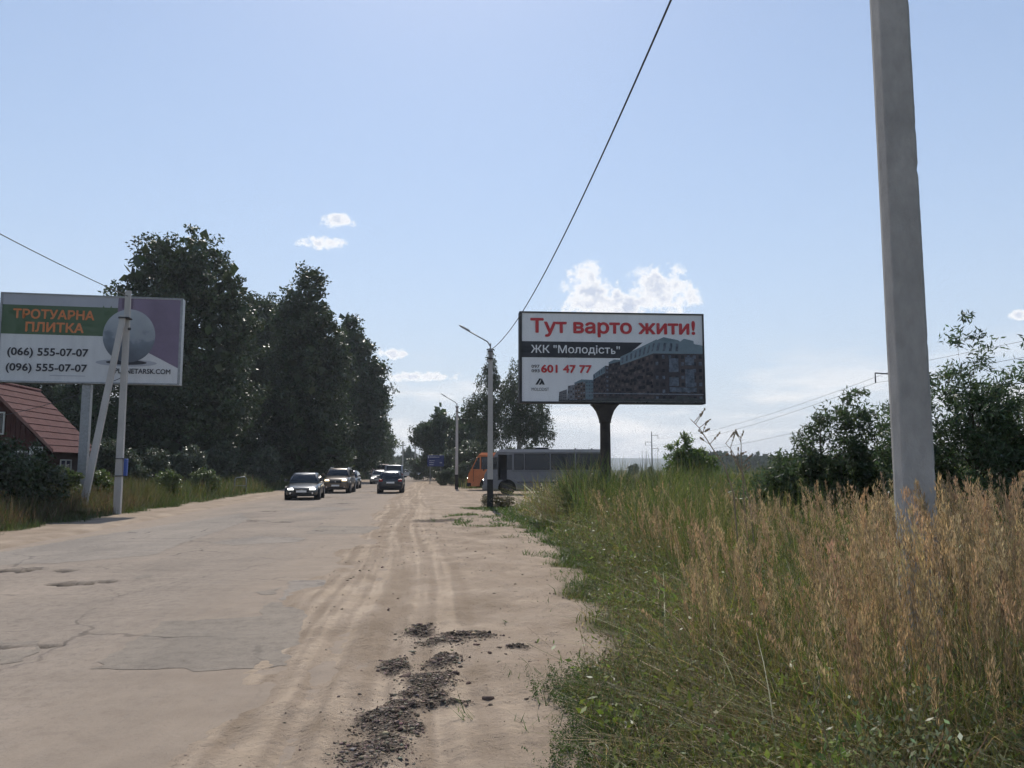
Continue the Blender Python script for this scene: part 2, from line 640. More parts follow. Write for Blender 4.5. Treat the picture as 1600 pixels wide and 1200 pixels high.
# ---- road
HOLES = [(-6.25, 13.0, .42, .35, .05), (-5.5, 12.9, .25, .2, .035), (-4.75, 11.4, .42, .28, .07), (-4.35, 11.6, .2, .2, .05), (-3.75, 7.45, .3, .09, .04), (-3.4, 7.5, .35, .07, .035),
         (-5.0, 25.2, .4, .35, .05), (-3.95, 24.5, .5, .3, .03), (-4.6, 45, .9, .6, .05), (-3.3, 38, .5, .5, .04), (-5.6, 31, .5, .5, .03), (-2.9, 58, .8, .7, .05)]


def rz_(w, Y):
    z = .03 * (fbm(w * .5, Y * .5, 40, 3) - .5) + .007 * (fbm(w * 3, Y * 3, 41, 3) - .5)
    h = np.zeros_like(z)
    jag = fbm(w * 7, Y * 7, 43, 3) - .5
    for a, b, ra, rb, dp in HOLES:
        d = np.hypot((w - a) / ra, (Y - b) / rb) + jag * 1.3
        h = np.maximum(h, dp * 1.6 * sst(.70, .58, d))
    return z - h, h


def build_road():
    ws = np.arange(-8.3, -.35, .065)
    ys = np.concatenate([np.linspace(-30, 2, 12), np.geomspace(2.3, 60, 400), np.geomspace(61, 330, 60)])
    W, Y = np.meshgrid(ws, ys)
    X = W + shift(Y)
    Z, H = rz_(W, Y)
    nx, ny = len(ws), len(ys)
    V = np.stack([X, Y, Z], -1).reshape(-1, 3)
    idx = np.arange(nx * ny).reshape(ny, nx)
    F = np.stack([idx[:-1, :-1], idx[:-1, 1:], idx[1:, 1:], idx[1:, :-1]], -1).reshape(-1, 4)
    dust = np.clip(np.maximum(sst(-3.6, -1.2, W + .9 * (fbm(W * 4, Y * .12, 303, 4, .6) - .5)), sst(-6.6, -8.2, W)) + .0, 0, 1)
    C = np.stack([np.clip(H / .03, 0, 1), dust, (W + 8.5) / 10], -1).reshape(-1, 3)
    m = bpy.data.materials.new('dusty_asphalt')
    m.use_nodes = True
    n, l = m.node_tree.nodes, m.node_tree.links
    b = n['Principled BSDF']
    b.inputs['Specular IOR Level'].default_value = .08
    b.inputs['Roughness'].default_value = .92
    at = n.new('ShaderNodeAttribute')
    at.attribute_name = 'col'
    sp = n.new('ShaderNodeSeparateColor')
    l.new(at.outputs['Color'], sp.inputs[0])
    tc = n.new('ShaderNodeTexCoord')

    def nz(scale, det, stretch=(1, 1, 1), rg=.6):
        mp = n.new('ShaderNodeMapping')
        mp.inputs['Scale'].default_value = stretch
        mp.inputs['Rotation'].default_value = (0, 0, R(-6.8))
        l.new(tc.outputs['Object'], mp.inputs[0])
        q = n.new('ShaderNodeTexNoise')
        q.inputs['Scale'].default_value = scale
        q.inputs['Detail'].default_value = det
        q.inputs['Roughness'].default_value = rg
        l.new(mp.outputs[0], q.inputs['Vector'])
        return q.outputs['Fac']

    def ramp(f, stops):
        r = n.new('ShaderNodeValToRGB')
        els = r.color_ramp.elements
        while len(els) < len(stops):
            els.new(.5)
        for e, (p, c) in zip(els, stops):
            e.position = p
            e.color = (*c, 1)
        l.new(f, r.inputs[0])
        return r.outputs[0]

    def mix(f, a, c):
        x = n.new('ShaderNodeMix')
        x.data_type = 'RGBA'
        l.new(f, x.inputs[0])
        l.new(a, x.inputs[6])
        l.new(c, x.inputs[7])
        return x.outputs[2]
    base = ramp(nz(.55, 8, (1.3, .5, 1)), [(.28, (.225, .19, .157)), (.5, (.28, .234, .19)), (.72, (.328, .27, .216))])
    grain = ramp(nz(70, 3, rg=.7), [(.28, (.45, .43, .41)), (.46, (1, 1, 1)), (1, (1.0, 1.0, 1.0))])
    mul = n.new('ShaderNodeMix')
    mul.data_type = 'RGBA'
    mul.blend_type = 'MULTIPLY'
    mul.inputs[0].default_value = .75
    l.new(base, mul.inputs[6])
    l.new(grain, mul.inputs[7])
    band = ramp(nz(1.0, 6, (.28, 1.9, 1), .7), [(.32, (.86, .855, .85)), (.5, (1, 1, 1)), (.7, (1.08, 1.075, 1.07))])
    mulb = n.new('ShaderNodeMix')
    mulb.data_type = 'RGBA'
    mulb.blend_type = 'MULTIPLY'
    mulb.inputs[0].default_value = .8
    l.new(mul.outputs[2], mulb.inputs[6])
    l.new(band, mulb.inputs[7])
    mid = ramp(nz(9, 9, (1, .8, 1), .78), [(.34, (.74, .73, .72)), (.5, (1, 1, 1)), (.68, (1.13, 1.12, 1.1))])
    mulc = n.new('ShaderNodeMix')
    mulc.data_type = 'RGBA'
    mulc.blend_type = 'MULTIPLY'
    mulc.inputs[0].default_value = .9
    l.new(mulb.outputs[2], mulc.inputs[6])
    l.new(mid, mulc.inputs[7])
    mul = mulc
    # tar lines and cracks between paving strips
    crk = n.new('ShaderNodeTexVoronoi')
    crk.feature = 'DISTANCE_TO_EDGE'
    mp = n.new('ShaderNodeMapping')
    mp.inputs['Rotation'].default_value = (0, 0, R(-6.8))
    mp.inputs['Scale'].default_value = (.42, .3, .4)
    wob = n.new('ShaderNodeMix')
    wob.data_type = 'RGBA'
    wob.blend_type = 'LINEAR_LIGHT'
    wob.inputs[0].default_value = .22
    l.new(tc.outputs['Object'], wob.inputs[6])
    nc = n.new('ShaderNodeTexNoise')
    nc.inputs['Scale'].default_value = 2.2
    nc.inputs['Detail'].default_value = 5
    l.new(tc.outputs['Object'], nc.inputs['Vector'])
    l.new(nc.outputs['Color'], wob.inputs[7])
    l.new(wob.outputs[2], mp.inputs[0])
    l.new(mp.outputs[0], crk.inputs['Vector'])
    crk.inputs['Scale'].default_value = 1.0
    cf = nmath(n, l, 'MULTIPLY', nmath(n, l, 'SUBTRACT', .010, crk.outputs['Distance']), 160, True)
    cf = nmath(n, l, 'MULTIPLY', cf, nmath(n, l, 'MULTIPLY', nmath(n, l, 'SUBTRACT', nz(.8, 3), .45), 5, True))
    cf = nmath(n, l, 'MULTIPLY', cf, .75)
    dark = n.new('ShaderNodeRGB')
    dark.outputs[0].default_value = (.07, .06, .055, 1)
    c = mix(cf, mul.outputs[2], dark.outputs[0])
    sand = ramp(nz(2.5, 6), [(.3, (.27, .215, .165)), (.7, (.335, .27, .208))])
    df = nmath(n, l, 'ADD', sp.outputs[1], nmath(n, l, 'MULTIPLY', nmath(n, l, 'SUBTRACT', nz(2.2, 7, (3.0, .6, 1), .7), .6), 1.5))
    df = nmath(n, l, 'MULTIPLY', df, .9, True)
    c = mix(df, c, sand)
    hole = ramp(nz(25, 5), [(.4, (.018, .016, .014)), (.75, (.07, .058, .05))])
    c = mix(sp.outputs[0], c, hole)
    tint = n.new('ShaderNodeMix')
    tint.name = 'tint'
    tint.data_type = 'RGBA'
    tint.blend_type = 'MULTIPLY'
    tint.inputs[0].default_value = 1.0
    tint.inputs[7].default_value = (1, 1, 1, 1)
    l.new(c, tint.inputs[6])
    l.new(tint.outputs[2], b.inputs['Base Color'])
    bp = n.new('ShaderNodeBump')
    bp.inputs['Distance'].default_value = .009
    l.new(nz(45, 6, rg=.75), bp.inputs['Height'])
    l.new(bp.outputs[0], b.inputs['Normal'])
    road = np_mesh('road', V, F, m, C=C, smooth=True)
    tag(road, kind='structure')

    # repaired rectangles of newer asphalt, thin sheets that follow the surface
    def g(px, py):
        v = (600 - py) / FPX
        t = -CAMZ / (math.sin(PITCH) + v * math.cos(PITCH))
        x, y = (px - 800) / FPX * t, t * (math.cos(PITCH) - v * math.sin(PITCH))
        return x - float(shift(y)), y
    mp1, mp2 = m.copy(), m.copy()
    mp1.name, mp2.name = 'asphalt_patch_grey', 'asphalt_patch_pale'
    mp1.node_tree.nodes['tint'].inputs[7].default_value = (.91, .935, .945, 1)
    mp2.node_tree.nodes['tint'].inputs[7].default_value = (.98, 1.02, 1.06, 1)
    rng = np.random.default_rng(4)
    patches = [([(144, 1045), (256, 972), (400, 964), (420, 942), (520, 940), (506, 980), (455, 1040), (384, 1046)], mp1),
               ([(494, 924), (514, 906), (558, 904), (548, 934), (506, 935)], mp1),
               ([(400, 926), (434, 919), (432, 928), (408, 930)], mp1),
               ([(436, 938), (452, 906), (512, 906), (494, 924), (502, 936)], mp2),
               ([(-30, 868), (150, 837), (376, 802), (392, 812), (235, 868), (90, 880), (-30, 884)], mp2),
               ([(478, 834), (500, 822), (596, 823), (590, 834)], mp1),
               ([(-20, 1040), (-10, 1002), (60, 1002), (70, 1012), (40, 1030)], mp1),
               ([(330, 848), (400, 838), (480, 840), (470, 846), (360, 853)], mp2),
               ([(205, 903), (240, 896), (238, 902), (212, 905)], mp1),
               ([(430, 795), (520, 792), (560, 796), (470, 800)], mp2)]
    for pts, mm in patches:
        wp = [g(*p) for p in pts]
        # subdivide and roughen outline, then fan-fill by grid clipping
        outl = []
        for k in range(len(wp)):
            a, b2 = np.array(wp[k]), np.array(wp[(k + 1) % len(wp)])
            L = np.linalg.norm(b2 - a)
            s = max(2, int(L / .12))
            for q in range(s):
                outl.append(a + (b2 - a) * q / s + rng.normal(0, .03, 2))
        outl = np.array(outl)
        import mathutils.geometry as mg
        x0, y0 = outl.min(0)
        x1, y1 = outl.max(0)
        st = max(.12, (y1 - y0) / 40)
        gx, gy = np.meshgrid(np.arange(x0, x1, .14), np.arange(y0, y1, st))
        q = np.stack([gx.ravel(), gy.ravel()], -1)
        ins = np.zeros(len(q), bool)
        j = len(outl) - 1
        for i in range(len(outl)):
            a, b2 = outl[i], outl[j]
            cnd = ((a[1] > q[:, 1]) != (b2[1] > q[:, 1])) & (q[:, 0] < (b2[0] - a[0]) * (q[:, 1] - a[1]) / (b2[1] - a[1] + 1e-12) + a[0])
            ins ^= cnd
            j = i
        allp = [Vector(p) for p in outl] + [Vector(p) for p in q[ins]]
        n0 = len(outl)
        vv, _, ff, _, _, _ = mg.delaunay_2d_cdt(allp, [(i, (i + 1) % n0) for i in range(n0)], [], 1, 1e-4)
        A = np.array([(p.x, p.y) for p in vv])
        zz, _h = rz_(A[:, 0], A[:, 1])
        X3 = A[:, 0] + shift(A[:, 1])
        V3 = np.stack([X3, A[:, 1], zz + .003], -1)
        o = np_mesh('asphalt_patch', V3, np.array([list(f)[:3] for f in ff]), mm, road, smooth=True)


build_road()

# ---- far hills: a low wooded ring round the whole horizon
def build_hills():
    na = 240
    prof = [(2150, -2), (2300, .35), (2480, 1.0), (2750, .5), (2950, -2)]
    V, F = [], []
    for r, hgt in prof:
        for k in range(na):
            a = 2 * math.pi * k / na
            hh = 16 + 26 * float(fbm(math.cos(a) * 3.1 + 7, math.sin(a) * 3.1 + 3, 77, 4))
            V.append((r * math.sin(a), r * math.cos(a), hh * hgt if hgt > 0 else -2))
    n = na
    for i in range(len(prof) - 1):
        for k in range(n):
            k2 = (k + 1) % n
            F.append((i * n + k, i * n + k2, (i + 1) * n + k2, (i + 1) * n + k))
    o = np_mesh('hills', np.array(V), np.array(F), mat('wooded_hills', (.035, .05, .03), (.07, .085, .045), .02, .95), smooth=True)
    tag(o, kind='structure')


build_hills()

# ------------------------------------------------------------------ foliage generators


class Geo:
    def __init__(s):
        s.V, s.F, s.C, s.n = [], [], [], 0

    def add(s, V, F, C):
        s.V.append(V)
        s.F.append(F + s.n)
        s.C.append(C)
        s.n += len(V)

    def build(s, name, m, parent=None):
        return np_mesh(name, np.concatenate(s.V), np.concatenate(s.F), m, parent, np.concatenate(s.C))


def unit(v):
    return v / np.maximum(np.linalg.norm(v, axis=-1, keepdims=True), 1e-9)


def leaves(g, Pn, L, Wd, C, rng, dirs=None, spread=1.0):
    n = len(Pn)
    d = unit(rng.normal(0, 1, (n, 3))) * spread
    if dirs is not None:
        d = unit(dirs + d)
    else:
        d = unit(d)
    s = unit(np.cross(d, unit(rng.normal(0, 1, (n, 3)))))
    L = np.broadcast_to(L, (n,))[:, None]
    Wd = np.broadcast_to(Wd, (n,))[:, None]
    V = np.stack([Pn, Pn + d * L * .45 + s * Wd * .5, Pn + d * L, Pn + d * L * .45 - s * Wd * .5], 1).reshape(-1, 3)
    F = np.arange(4 * n).reshape(n, 4)
    g.add(V, F, np.repeat(C, 4, 0))


def blades(g, B, h, wd, az, lean, C, rng, seg=3, tip=.12, power=2.0):
    n = len(B)
    t = np.linspace(0, 1, seg + 1)
    hz = np.stack([np.cos(az), np.sin(az), np.zeros(n)], -1)
    a2 = rng.uniform(0, 2 * np.pi, n)
    side = np.stack([np.cos(a2), np.sin(a2), np.zeros(n)], -1)
    V = np.zeros((n, seg + 1, 2, 3))
    for k, tt in enumerate(t):
        c = B + hz * (lean * h * tt ** power)[:, None] + np.array([0, 0, 1.0]) * (h * tt * (1 - .35 * np.minimum(lean, 1.2) * tt))[:, None]
        ww = wd * max(tip, (1 - tt) ** .7)
        V[:, k, 0] = c - side * ww[:, None] * .5
        V[:, k, 1] = c + side * ww[:, None] * .5
    i = np.arange(n)[:, None] * (2 * (seg + 1))
    F = np.concatenate([np.stack([i[:, 0] + 2 * k, i[:, 0] + 2 * k + 1, i[:, 0] + 2 * k + 3, i[:, 0] + 2 * k + 2], -1) for k in range(seg)])
    g.add(V.reshape(-1, 3), F, np.repeat(C, 2 * (seg + 1), 0))


def vary(rng, base, n, amt=.25, hue=.08):
    base = np.array(base)
    return np.clip(base * rng.uniform(1 - amt, 1 + amt, (n, 1)) * (1 + rng.normal(0, hue, (n, 3))), .004, 1)


def pick(rng, n, cols, p):
    k = rng.choice(len(cols), n, p=np.array(p) / sum(p))
    return vary(rng, np.array(cols)[k], n, .3, .07)


# ------------------------------------------------------------------ trees


def tree_parts(root, ells, n_cl, per, cl_r, leaf, col, trunk_h, trunk_r, seed, bark, droop=0.0, lean=(0, 0), limbs=26, narrow=.55, flat=.75, lm=None):
    """children trunk (tapered, with limbs) and crown (leaves in clumps) under root, in root's local space"""
    rng = np.random.default_rng(seed)
    E = np.array(ells, float)
    vol = E[:, 3] * E[:, 4] * E[:, 5]
    k = rng.choice(len(E), n_cl, p=vol / vol.sum())
    d = unit(rng.normal(0, 1, (n_cl, 3)))
    r = rng.uniform(.35, 1.04, n_cl) ** .6
    cc = E[k, :3] + d * r[:, None] * E[k, 3:6]
    g = Geo()
    cw = rng.uniform(.7, 1.3, n_cl)
    n = n_cl * per
    ci = np.repeat(np.arange(n_cl), per)
    if droop > 0:
        ln = rng.uniform(.4, 1.2, n_cl) * droop
        tt = rng.random(n)
        sw = rng.normal(0, .12, (n_cl, 2))
        pos = cc[ci] + np.stack([sw[ci, 0] * tt * ln[ci], sw[ci, 1] * tt * ln[ci], -tt * ln[ci]], -1) + rng.normal(0, 1, (n, 3)) * cl_r * np.array([1, 1, .6])
        dirs = np.tile([0, 0, -1.0], (n, 1))
    else:
        cr = rng.uniform(.55, 1.3, n_cl) * cl_r
        rad = rng.random(n) ** .45
        pos = cc[ci] + unit(rng.normal(0, 1, (n, 3))) * (rad * cr[ci])[:, None] * np.array([1, 1, flat])
        dirs = None
    C = vary(rng, col, n, .25, .07) * cw[ci][:, None]
    sz = rng.uniform(.65, 1.25, n) * leaf
    leaves(g, pos, sz, sz * narrow, C, rng, dirs, .9)
    if leaf > .28:
        nc = 1500
        kc = rng.choice(len(E), nc, p=vol / vol.sum())
        pc = E[kc, :3] + unit(rng.normal(0, 1, (nc, 3))) * (rng.random(nc) ** .5 * .78)[:, None] * E[kc, 3:6]
        leaves(g, pc, leaf * 3.2, leaf * 2.4, vary(rng, col, nc, .25, .07), rng)
    g.build('crown', lm or M_leaf, root)
    mb = MB()
    top = Vector((lean[0], lean[1], trunk_h))
    pts = [Vector((0, 0, -.3)), Vector((0, 0, 0.02)), Vector((lean[0] * .15 + .05, lean[1] * .15, trunk_h * .25)), Vector((lean[0] * .5, lean[1] * .5, trunk_h * .6)), top]
    mb.tube(pts, [trunk_r * 1.5, trunk_r * 1.2, trunk_r, trunk_r * .62, trunk_r * .12], 9)
    for q in rng.choice(n_cl, min(limbs, n_cl), replace=False):
        tgt = Vector(cc[q])
        s = min(.92, max(.18, (tgt.z / trunk_h) * rng.uniform(.55, .85)))
        st = Vector((lean[0] * s, lean[1] * s, trunk_h * s))
        mid = st.lerp(tgt, .5) + Vector((0, 0, rng.uniform(-.2, .5)))
        rr = trunk_r * (.42 * (1 - s) + .1)
        mb.tube([st, mid, tgt], [rr, rr * .6, rr * .15], 5)
    mb.build('trunk', bark, root, smooth=True)


GREEN_D = (.050, .070, .028)
GREEN_M = (.062, .088, .032)
GREEN_Y = (.10, .125, .045)
GREEN_G = (.085, .105, .06)


def crown_blob(h0, h1, rx, ry, seed, n=9, top=.35):
    """ellipsoids stacked into an irregular crown between heights h0 and h1"""
    rng = np.random.default_rng(seed)
    out = []
    for i in range(n):
        t = (i + .5) / n
        z = h0 + (h1 - h0) * t
        prof = math.sin(math.pi * min(1, .12 + .88 * (t ** .8))) ** .7 * (1 - top * t) + .1
        a = i * 2.4 + rng.uniform(-.5, .5)
        off = .45 * prof
        s = rng.uniform(.5, .72) * (1.1 - .35 * t)
        out.append((math.cos(a) * off * rx, math.sin(a) * off * ry, z, rx * prof * s, ry * prof * s, (h1 - h0) / n * rng.uniform(1.1, 1.6)))
    out.append((0, 0, (h0 + h1) / 2, rx * .6, ry * .6, (h1 - h0) * .42))
    return out


def gpoint(px, D):
    x = (px - 800) / FPX * D * 1.012
    return (x, D, float(gz(x, D)) - .03)


# the tall row on the left of the road
def tree(name, label, px, D, ells, n_cl, per, cl_r, leaf, col, th, tr, seed, group=None, **kw):
    t = thing(name, label, 'tree', gpoint(px, D), 0, group)
    tree_parts(t, ells, n_cl, per, cl_r, leaf, col, th, tr, seed, kw.pop('bark', M_bark), **kw)
    return t


ROW = 'tall trees along the left side of the road'
# broad multi-headed crown behind the left billboard
e1 = [(-3.8, 0, 13.2, 2.6, 3.2, 2.6), (-2.2, .5, 16.8, 2.5, 3, 2.8), (.4, 0, 17.8, 2.7, 3, 2.5), (2.6, 0, 15.6, 2.4, 3, 2.7), (3.9, 0, 12.6, 2.0, 2.6, 2.6), (-2.2, 0, 10.2, 3.6, 3.4, 2.8), (2.2, 0, 10.0, 3.5, 3.2, 3.2),
      (-1.5, 0, 6.5, 4.0, 3.2, 3.0), (2.6, 0, 6.0, 4.0, 3.2, 3.0), (-4.9, 0, 11.3, 1.5, 2.0, 1.5), (0, 0, 13.5, 3, 3, 3), (0, 0, 3.4, 4.8, 3, 2.6)]
T1 = tree('broadleaf_tree', 'tallest broad dark tree rising behind the left billboard', 282, 62, e1, 760, 80, .9, .31, GREEN_D, 17.5, .42, 11, ROW)
e2 = [(.2, 0, 19.6, 1.2, 1.2, 1.5), (0.1, 0, 17.4, 2.4, 2.3, 2.0), (-.2, 0, 14.8, 3.1, 2.9, 2.3), (.4, 0, 11.8, 3.5, 3.2, 2.6), (-.3, 0, 8.4, 3.9, 3.6, 2.7), (.2, 0, 5.2, 4.2, 3.6, 2.6), (0, 0, 2.6, 4.2, 3.4, 2.2), (2.2, 0, 14.0, 1.5, 1.6, 1.2), (-1.9, 0, 16.8, 1.2, 1.2, 1.0), (2.9, 0, 10.2, 1.6, 1.6, 1.4), (-2.8, 0, 12.4, 1.3, 1.3, 1.2)]
T2 = tree('broadleaf_tree', 'tall pointed dark tree above the grey sedan', 480, 75, e2, 620, 78, .85, .31, GREEN_D, 19.5, .36, 12, ROW)
e3 = [(-.6, 0, 19.2, 1.5, 1.5, 1.7), (.2, 0, 16.6, 2.6, 2.6, 2.2), (1.2, 0, 13.5, 3.0, 3.0, 2.4), (.4, 0, 10.0, 4.0, 3.6, 2.8), (.9, 0, 6.6, 4.1, 3.6, 2.8), (0, 0, 3.2, 4.2, 3.4, 2.4), (3.2, 0, 11.6, 1.6, 1.6, 1.2)]
T3 = tree('broadleaf_tree', 'dark tree leaning to the road behind the gold SUV', 552, 99, e3, 460, 80, 1.0, .36, (.046, .07, .027), 19, .36, 13, ROW)
e4 = [(0, 0, 15.2, 1.6, 1.6, 1.6), (.3, 0, 12.6, 3.0, 3.0, 2.2), (-.2, 0, 9.4, 3.9, 3.6, 2.6), (.5, 0, 6.2, 4.3, 3.8, 2.6), (0, 0, 3, 4.4, 3.8, 2.2)]
T4 = tree('broadleaf_tree', 'farthest round-shouldered tree of the left roadside row', 577, 132, e4, 300, 75, 1.2, .42, GREEN_M, 15, .33, 14, ROW)
for i, (px, D, s, rz, lab, src) in enumerate([
        (418, 84, .98, 1.3, 'dark tree filling the gap between the broad and the pointed tree', T1),
        (362, 72, .64, 2.2, 'lower dark tree in front of the broad tree, above the verge weeds', T3),
        (228, 66, .55, .7, 'dark tree seen under the right end of the left billboard', T2),
        (150, 57, .50, 2.9, 'shadowy tree behind the post of the left billboard', T3),
        (60, 60, .52, 4.0, 'tree peeping over the red roof ridge', T1),
        (528, 112, .82, 3.4, 'dark tree standing back between pointed and leaning trees', T2),
        (596, 165, .62, 1.9, 'small distant tree at the end of the left row', T4),
        (608, 215, .5, .4, 'tiny pale tree where the left row meets the bend', T4)]):
    c = copy_tree(src)
    c.location = gpoint(px, D)
    c.scale = (s * (1.15 if s < .7 else 1), s, s)
    c.rotation_euler = (0, 0, rz)
    tag(c, lab, 'tree', ROW)

# weeping birches and round trees to the right of the road
BIR = 'trees behind the buses'
eb = [(0, 0, 12.4, .7, .7, 1.3), (-.5, 0, 11.0, 1.2, 1.2, 1.4), (.6, 0, 9.6, 1.5, 1.5, 1.6), (-.9, 0, 8.0, 1.9, 1.8, 1.8), (.6, 0, 6.2, 1.9, 1.8, 1.8)]
B1 = tree('birch_tree', 'weeping birch behind the near street lamp', 768, 80, eb, 260, 60, .16, .205, (.06, .078, .035), 12.6, .17, 21, BIR, bark=M_birchbark, droop=1.7, limbs=36)
eb2 = [(0, 0, 11.8, .8, .8, 1.6), (.6, 0, 10.0, 1.4, 1.4, 1.6), (1.6, 0, 8.2, 1.9, 1.6, 1.6), (2.4, 0, 6.6, 1.6, 1.4, 1.2), (-.4, 0, 8.2, 1.2, 1.2, 1.6), (.8, 0, 6.4, 1.9, 1.6, 1.4), (3.0, 0, 5.6, 1.3, 1.2, .9)]
B2 = tree('birch_tree', 'wide weeping birch half hidden by the right billboard', 806, 82, eb2, 290, 60, .16, .205, (.06, .078, .035), 12.2, .17, 22, BIR, bark=M_birchbark, droop=1.8, lean=(1.0, 0), limbs=40)
er = crown_blob(1.0, 10.2, 4.4, 3.6, 5, 8, .2)
RT = tree('broadleaf_tree', 'round dark green tree left of the birches', 692, 112, er, 300, 80, .85, .34, (.055, .08, .034), 9.4, .28, 23, BIR)
for px, D, s, sx, rz, lab in [(735, 104, .92, 1, 1.0, 'dark tree filling in behind the near lamp post'),
                              (826, 120, .52, 1, 2.0, 'low round tree showing above the grey bus roof hatch'),
                              (852, 126, .50, .8, 3.0, 'small tree above the middle of the grey bus'),
                              (640, 230, .8, .8, 3.0, 'distant pointed tree at the bend of the road')]:
    c = copy_tree(RT)
    c.location = gpoint(px, D)
    c.scale = (s * sx, s, s)
    c.rotation_euler = (0, 0, rz)
    tag(c, lab, 'tree', BIR)

# shrubs
SHR = 'bushes'


def bush(label, px, D, ells, n_cl, per, cl_r, leaf, col, h, seed, name='bush', group=None, **kw):
    t = thing(name, label, 'bush', gpoint(px, D), 0, group)
    rng = np.random.default_rng(seed)
    tree_parts(t, ells, n_cl, per, cl_r, leaf, col, h * .85, kw.pop('tr', .05), seed, M_bark, **kw)
    return t


# light roadside thicket on the right
eb3 = [(0, 0, 1.6, 2.2, 1.6, 1.6), (.8, 0, 2.8, 1.5, 1.3, 1.3), (-1.0, 0, 2.2, 1.4, 1.2, 1.2)]
S1 = bush('light green bushy willow behind the blue road sign', 706, 92, eb3, 150, 70, .5, .24, GREEN_G, 3.6, 31, group='roadside thicket on the right')
for px, D, s, lab in [(664, 120, 1.0, 'grey green bush left of the blue road sign'), (738, 84, 1.15, 'tall pale bush between the two street lamps'), (762, 76, .8, 'bush behind the front of the orange bus'),
                      (725, 70, .55, 'low bush beside the far lamp post'), (700, 76, .42, 'small weedy bush under the blue road sign'), (648, 200, 1.1, 'far bush at the road bend'), (622, 190, 1.0, 'far bush left of the road bend'),
                      (986, 210, .75, 'tiny far bush on the field horizon just right of the billboard post'), (1012, 230, .6, 'tiny far bush at the foot of the distant power pole'), (850, 86, .8, 'bush hidden behind the grey bus, topped by birch strands'), (633, 240, 1.4, 'farthest bush closing the view down the road'), (800, 90, 1.0, 'bush behind the windscreen of the grey bus')]:
    c = copy_tree(S1)
    c.location = gpoint(px, D)
    c.scale = (s, s, s)
    c.rotation_euler = (0, 0, px * .7)
    tag(c, lab, 'bush')

# willow scrub by the big concrete pole
ew = [(0, 0, 1.0, 1.15, .9, 1.0), (.3, 0, 1.9, .7, .7, .75), (.62, 0, 2.55, .3, .35, .65), (-.85, 0, .9, .7, .6, .7), (1.0, 0, 1.3, .8, .7, .9), (-.45, 0, 1.45, .6, .6, .6), (1.25, 0, 2.2, .45, .45, .6)]
bush('dark willow bush left of the big concrete pole', 1275, 14.3, ew, 520, 60, .2, .10, (.065, .09, .045), 2.9, 32, 'willow_bush', lm=M_sunleaf, tr=.03, narrow=.3, limbs=60)
ew2 = [(0, 0, 1.2, 1.3, 1.0, 1.2), (-.35, 0, 2.2, .9, .8, .9), (-.05, 0, 3.2, .35, .4, .8), (.75, 0, 2.2, .8, .8, .9), (1.3, 0, 1.4, .9, .8, 1.3), (-1.0, 0, 1.8, .5, .5, .9), (1.6, 0, 2.5, .45, .5, .7)]
bush('tall willow bush right of the big concrete pole', 1512, 12.6, ew2, 640, 60, .22, .098, (.07, .10, .05), 3.7, 33, 'willow_bush', lm=M_sunleaf, tr=.035, narrow=.28, limbs=70)
bush('willow bush at the right edge of the view', 1640, 14.0, ew2, 240, 50, .24, .12, (.055, .08, .045), 3.2, 34, 'willow_bush', lm=M_sunleaf, tr=.03, narrow=.28, limbs=50)
ea = [(0, 0, 1.6, 1.0, .9, .9), (-.6, 0, 2.2, .6, .6, .7), (.5, 0, 2.0, .7, .6, .7), (0, 0, 2.9, .3, .35, .45), (1.0, 0, 1.4, .6, .5, .7)]
bush('bright green feathery bush in the field right of the billboard post', 1070, 39, ea, 150, 60, .28, .17, (.11, .155, .05), 2.9, 35, 'acacia_bush', narrow=.4, limbs=30, lm=M_sunleaf)

# bushes on the left verge
eL = [(0, 0, 1.1, 1.5, 1.2, 1.1), (-.9, 0, 1.6, 1.1, 1, 1.0), (.9, 0, .8, 1.0, .9, .8), (-1.8, 0, 1.2, 1.3, 1.0, 1.3)]
bush('dark lilac bush in front of the red-roofed house', 30, 25.5, eL, 260, 60, .34, .13, (.04, .058, .025), 2.4, 41, 'lilac_bush')
eL2 = [(0, 0, .7, .8, .6, .7), (.4, 0, 1.0, .5, .5, .5)]
LB = bush('yellow green bush at the foot of the house wall', 96, 27.5, eL2, 110, 55, .2, .11, (.10, .13, .04), 1.4, 42, 'verge_bush')
eL3 = [(0, 0, 1.2, 1.3, 1, 1.2), (.8, 0, 1.0, .9, .8, 1.0), (-.4, 0, 2.0, .8, .7, .8)]
LC = bush('grey green bush behind the two left poles', 190, 39, eL3, 170, 60, .32, .16, (.07, .085, .05), 2.6, 43, 'verge_bush')
for src, px, D, s, lab in [(LC, 245, 42, .85, 'bush right of the left utility pole'), (LC, 300, 50, 1.0, 'dark bush under the broad tree'), (LC, 420, 62, 1.1, 'bush in the shade behind the grey sedan'), (LC, 350, 60, 1.2, 'shaded bush behind the metal hoop'),
                           (LB, 160, 31, 1.0, 'small pale bush between the strut and the billboard post'), (LB, 270, 38, .95, 'weedy clump at the sunny end of the left verge'), (LB, 330, 45, 1.0, 'green weed clump left of the metal hoop'), (LC, 480, 82, 1.2, 'bush in the shade under the pointed tree'),
                           (LC, 590, 120, 1.0, 'sunlit bush at the roadside above the white car')]:
    c = copy_tree(src)
    c.location = gpoint(px, D)
    c.scale = (s, s, s)
    c.rotation_euler = (0, 0, px * .37)
    tag(c, lab, 'bush')
LD = bush('dry twiggy bush round the foot of the near street lamp', 778, 32.6, [(-.1, 0, .26, .6, .5, .28), (.3, 0, .22, .4, .4, .22), (-.35, 0, .3, .3, .3, .22)], 100, 40, .12, .09, (.13, .115, .055), .7, 44, 'dry_bush', tr=.012, narrow=.25, limbs=60)

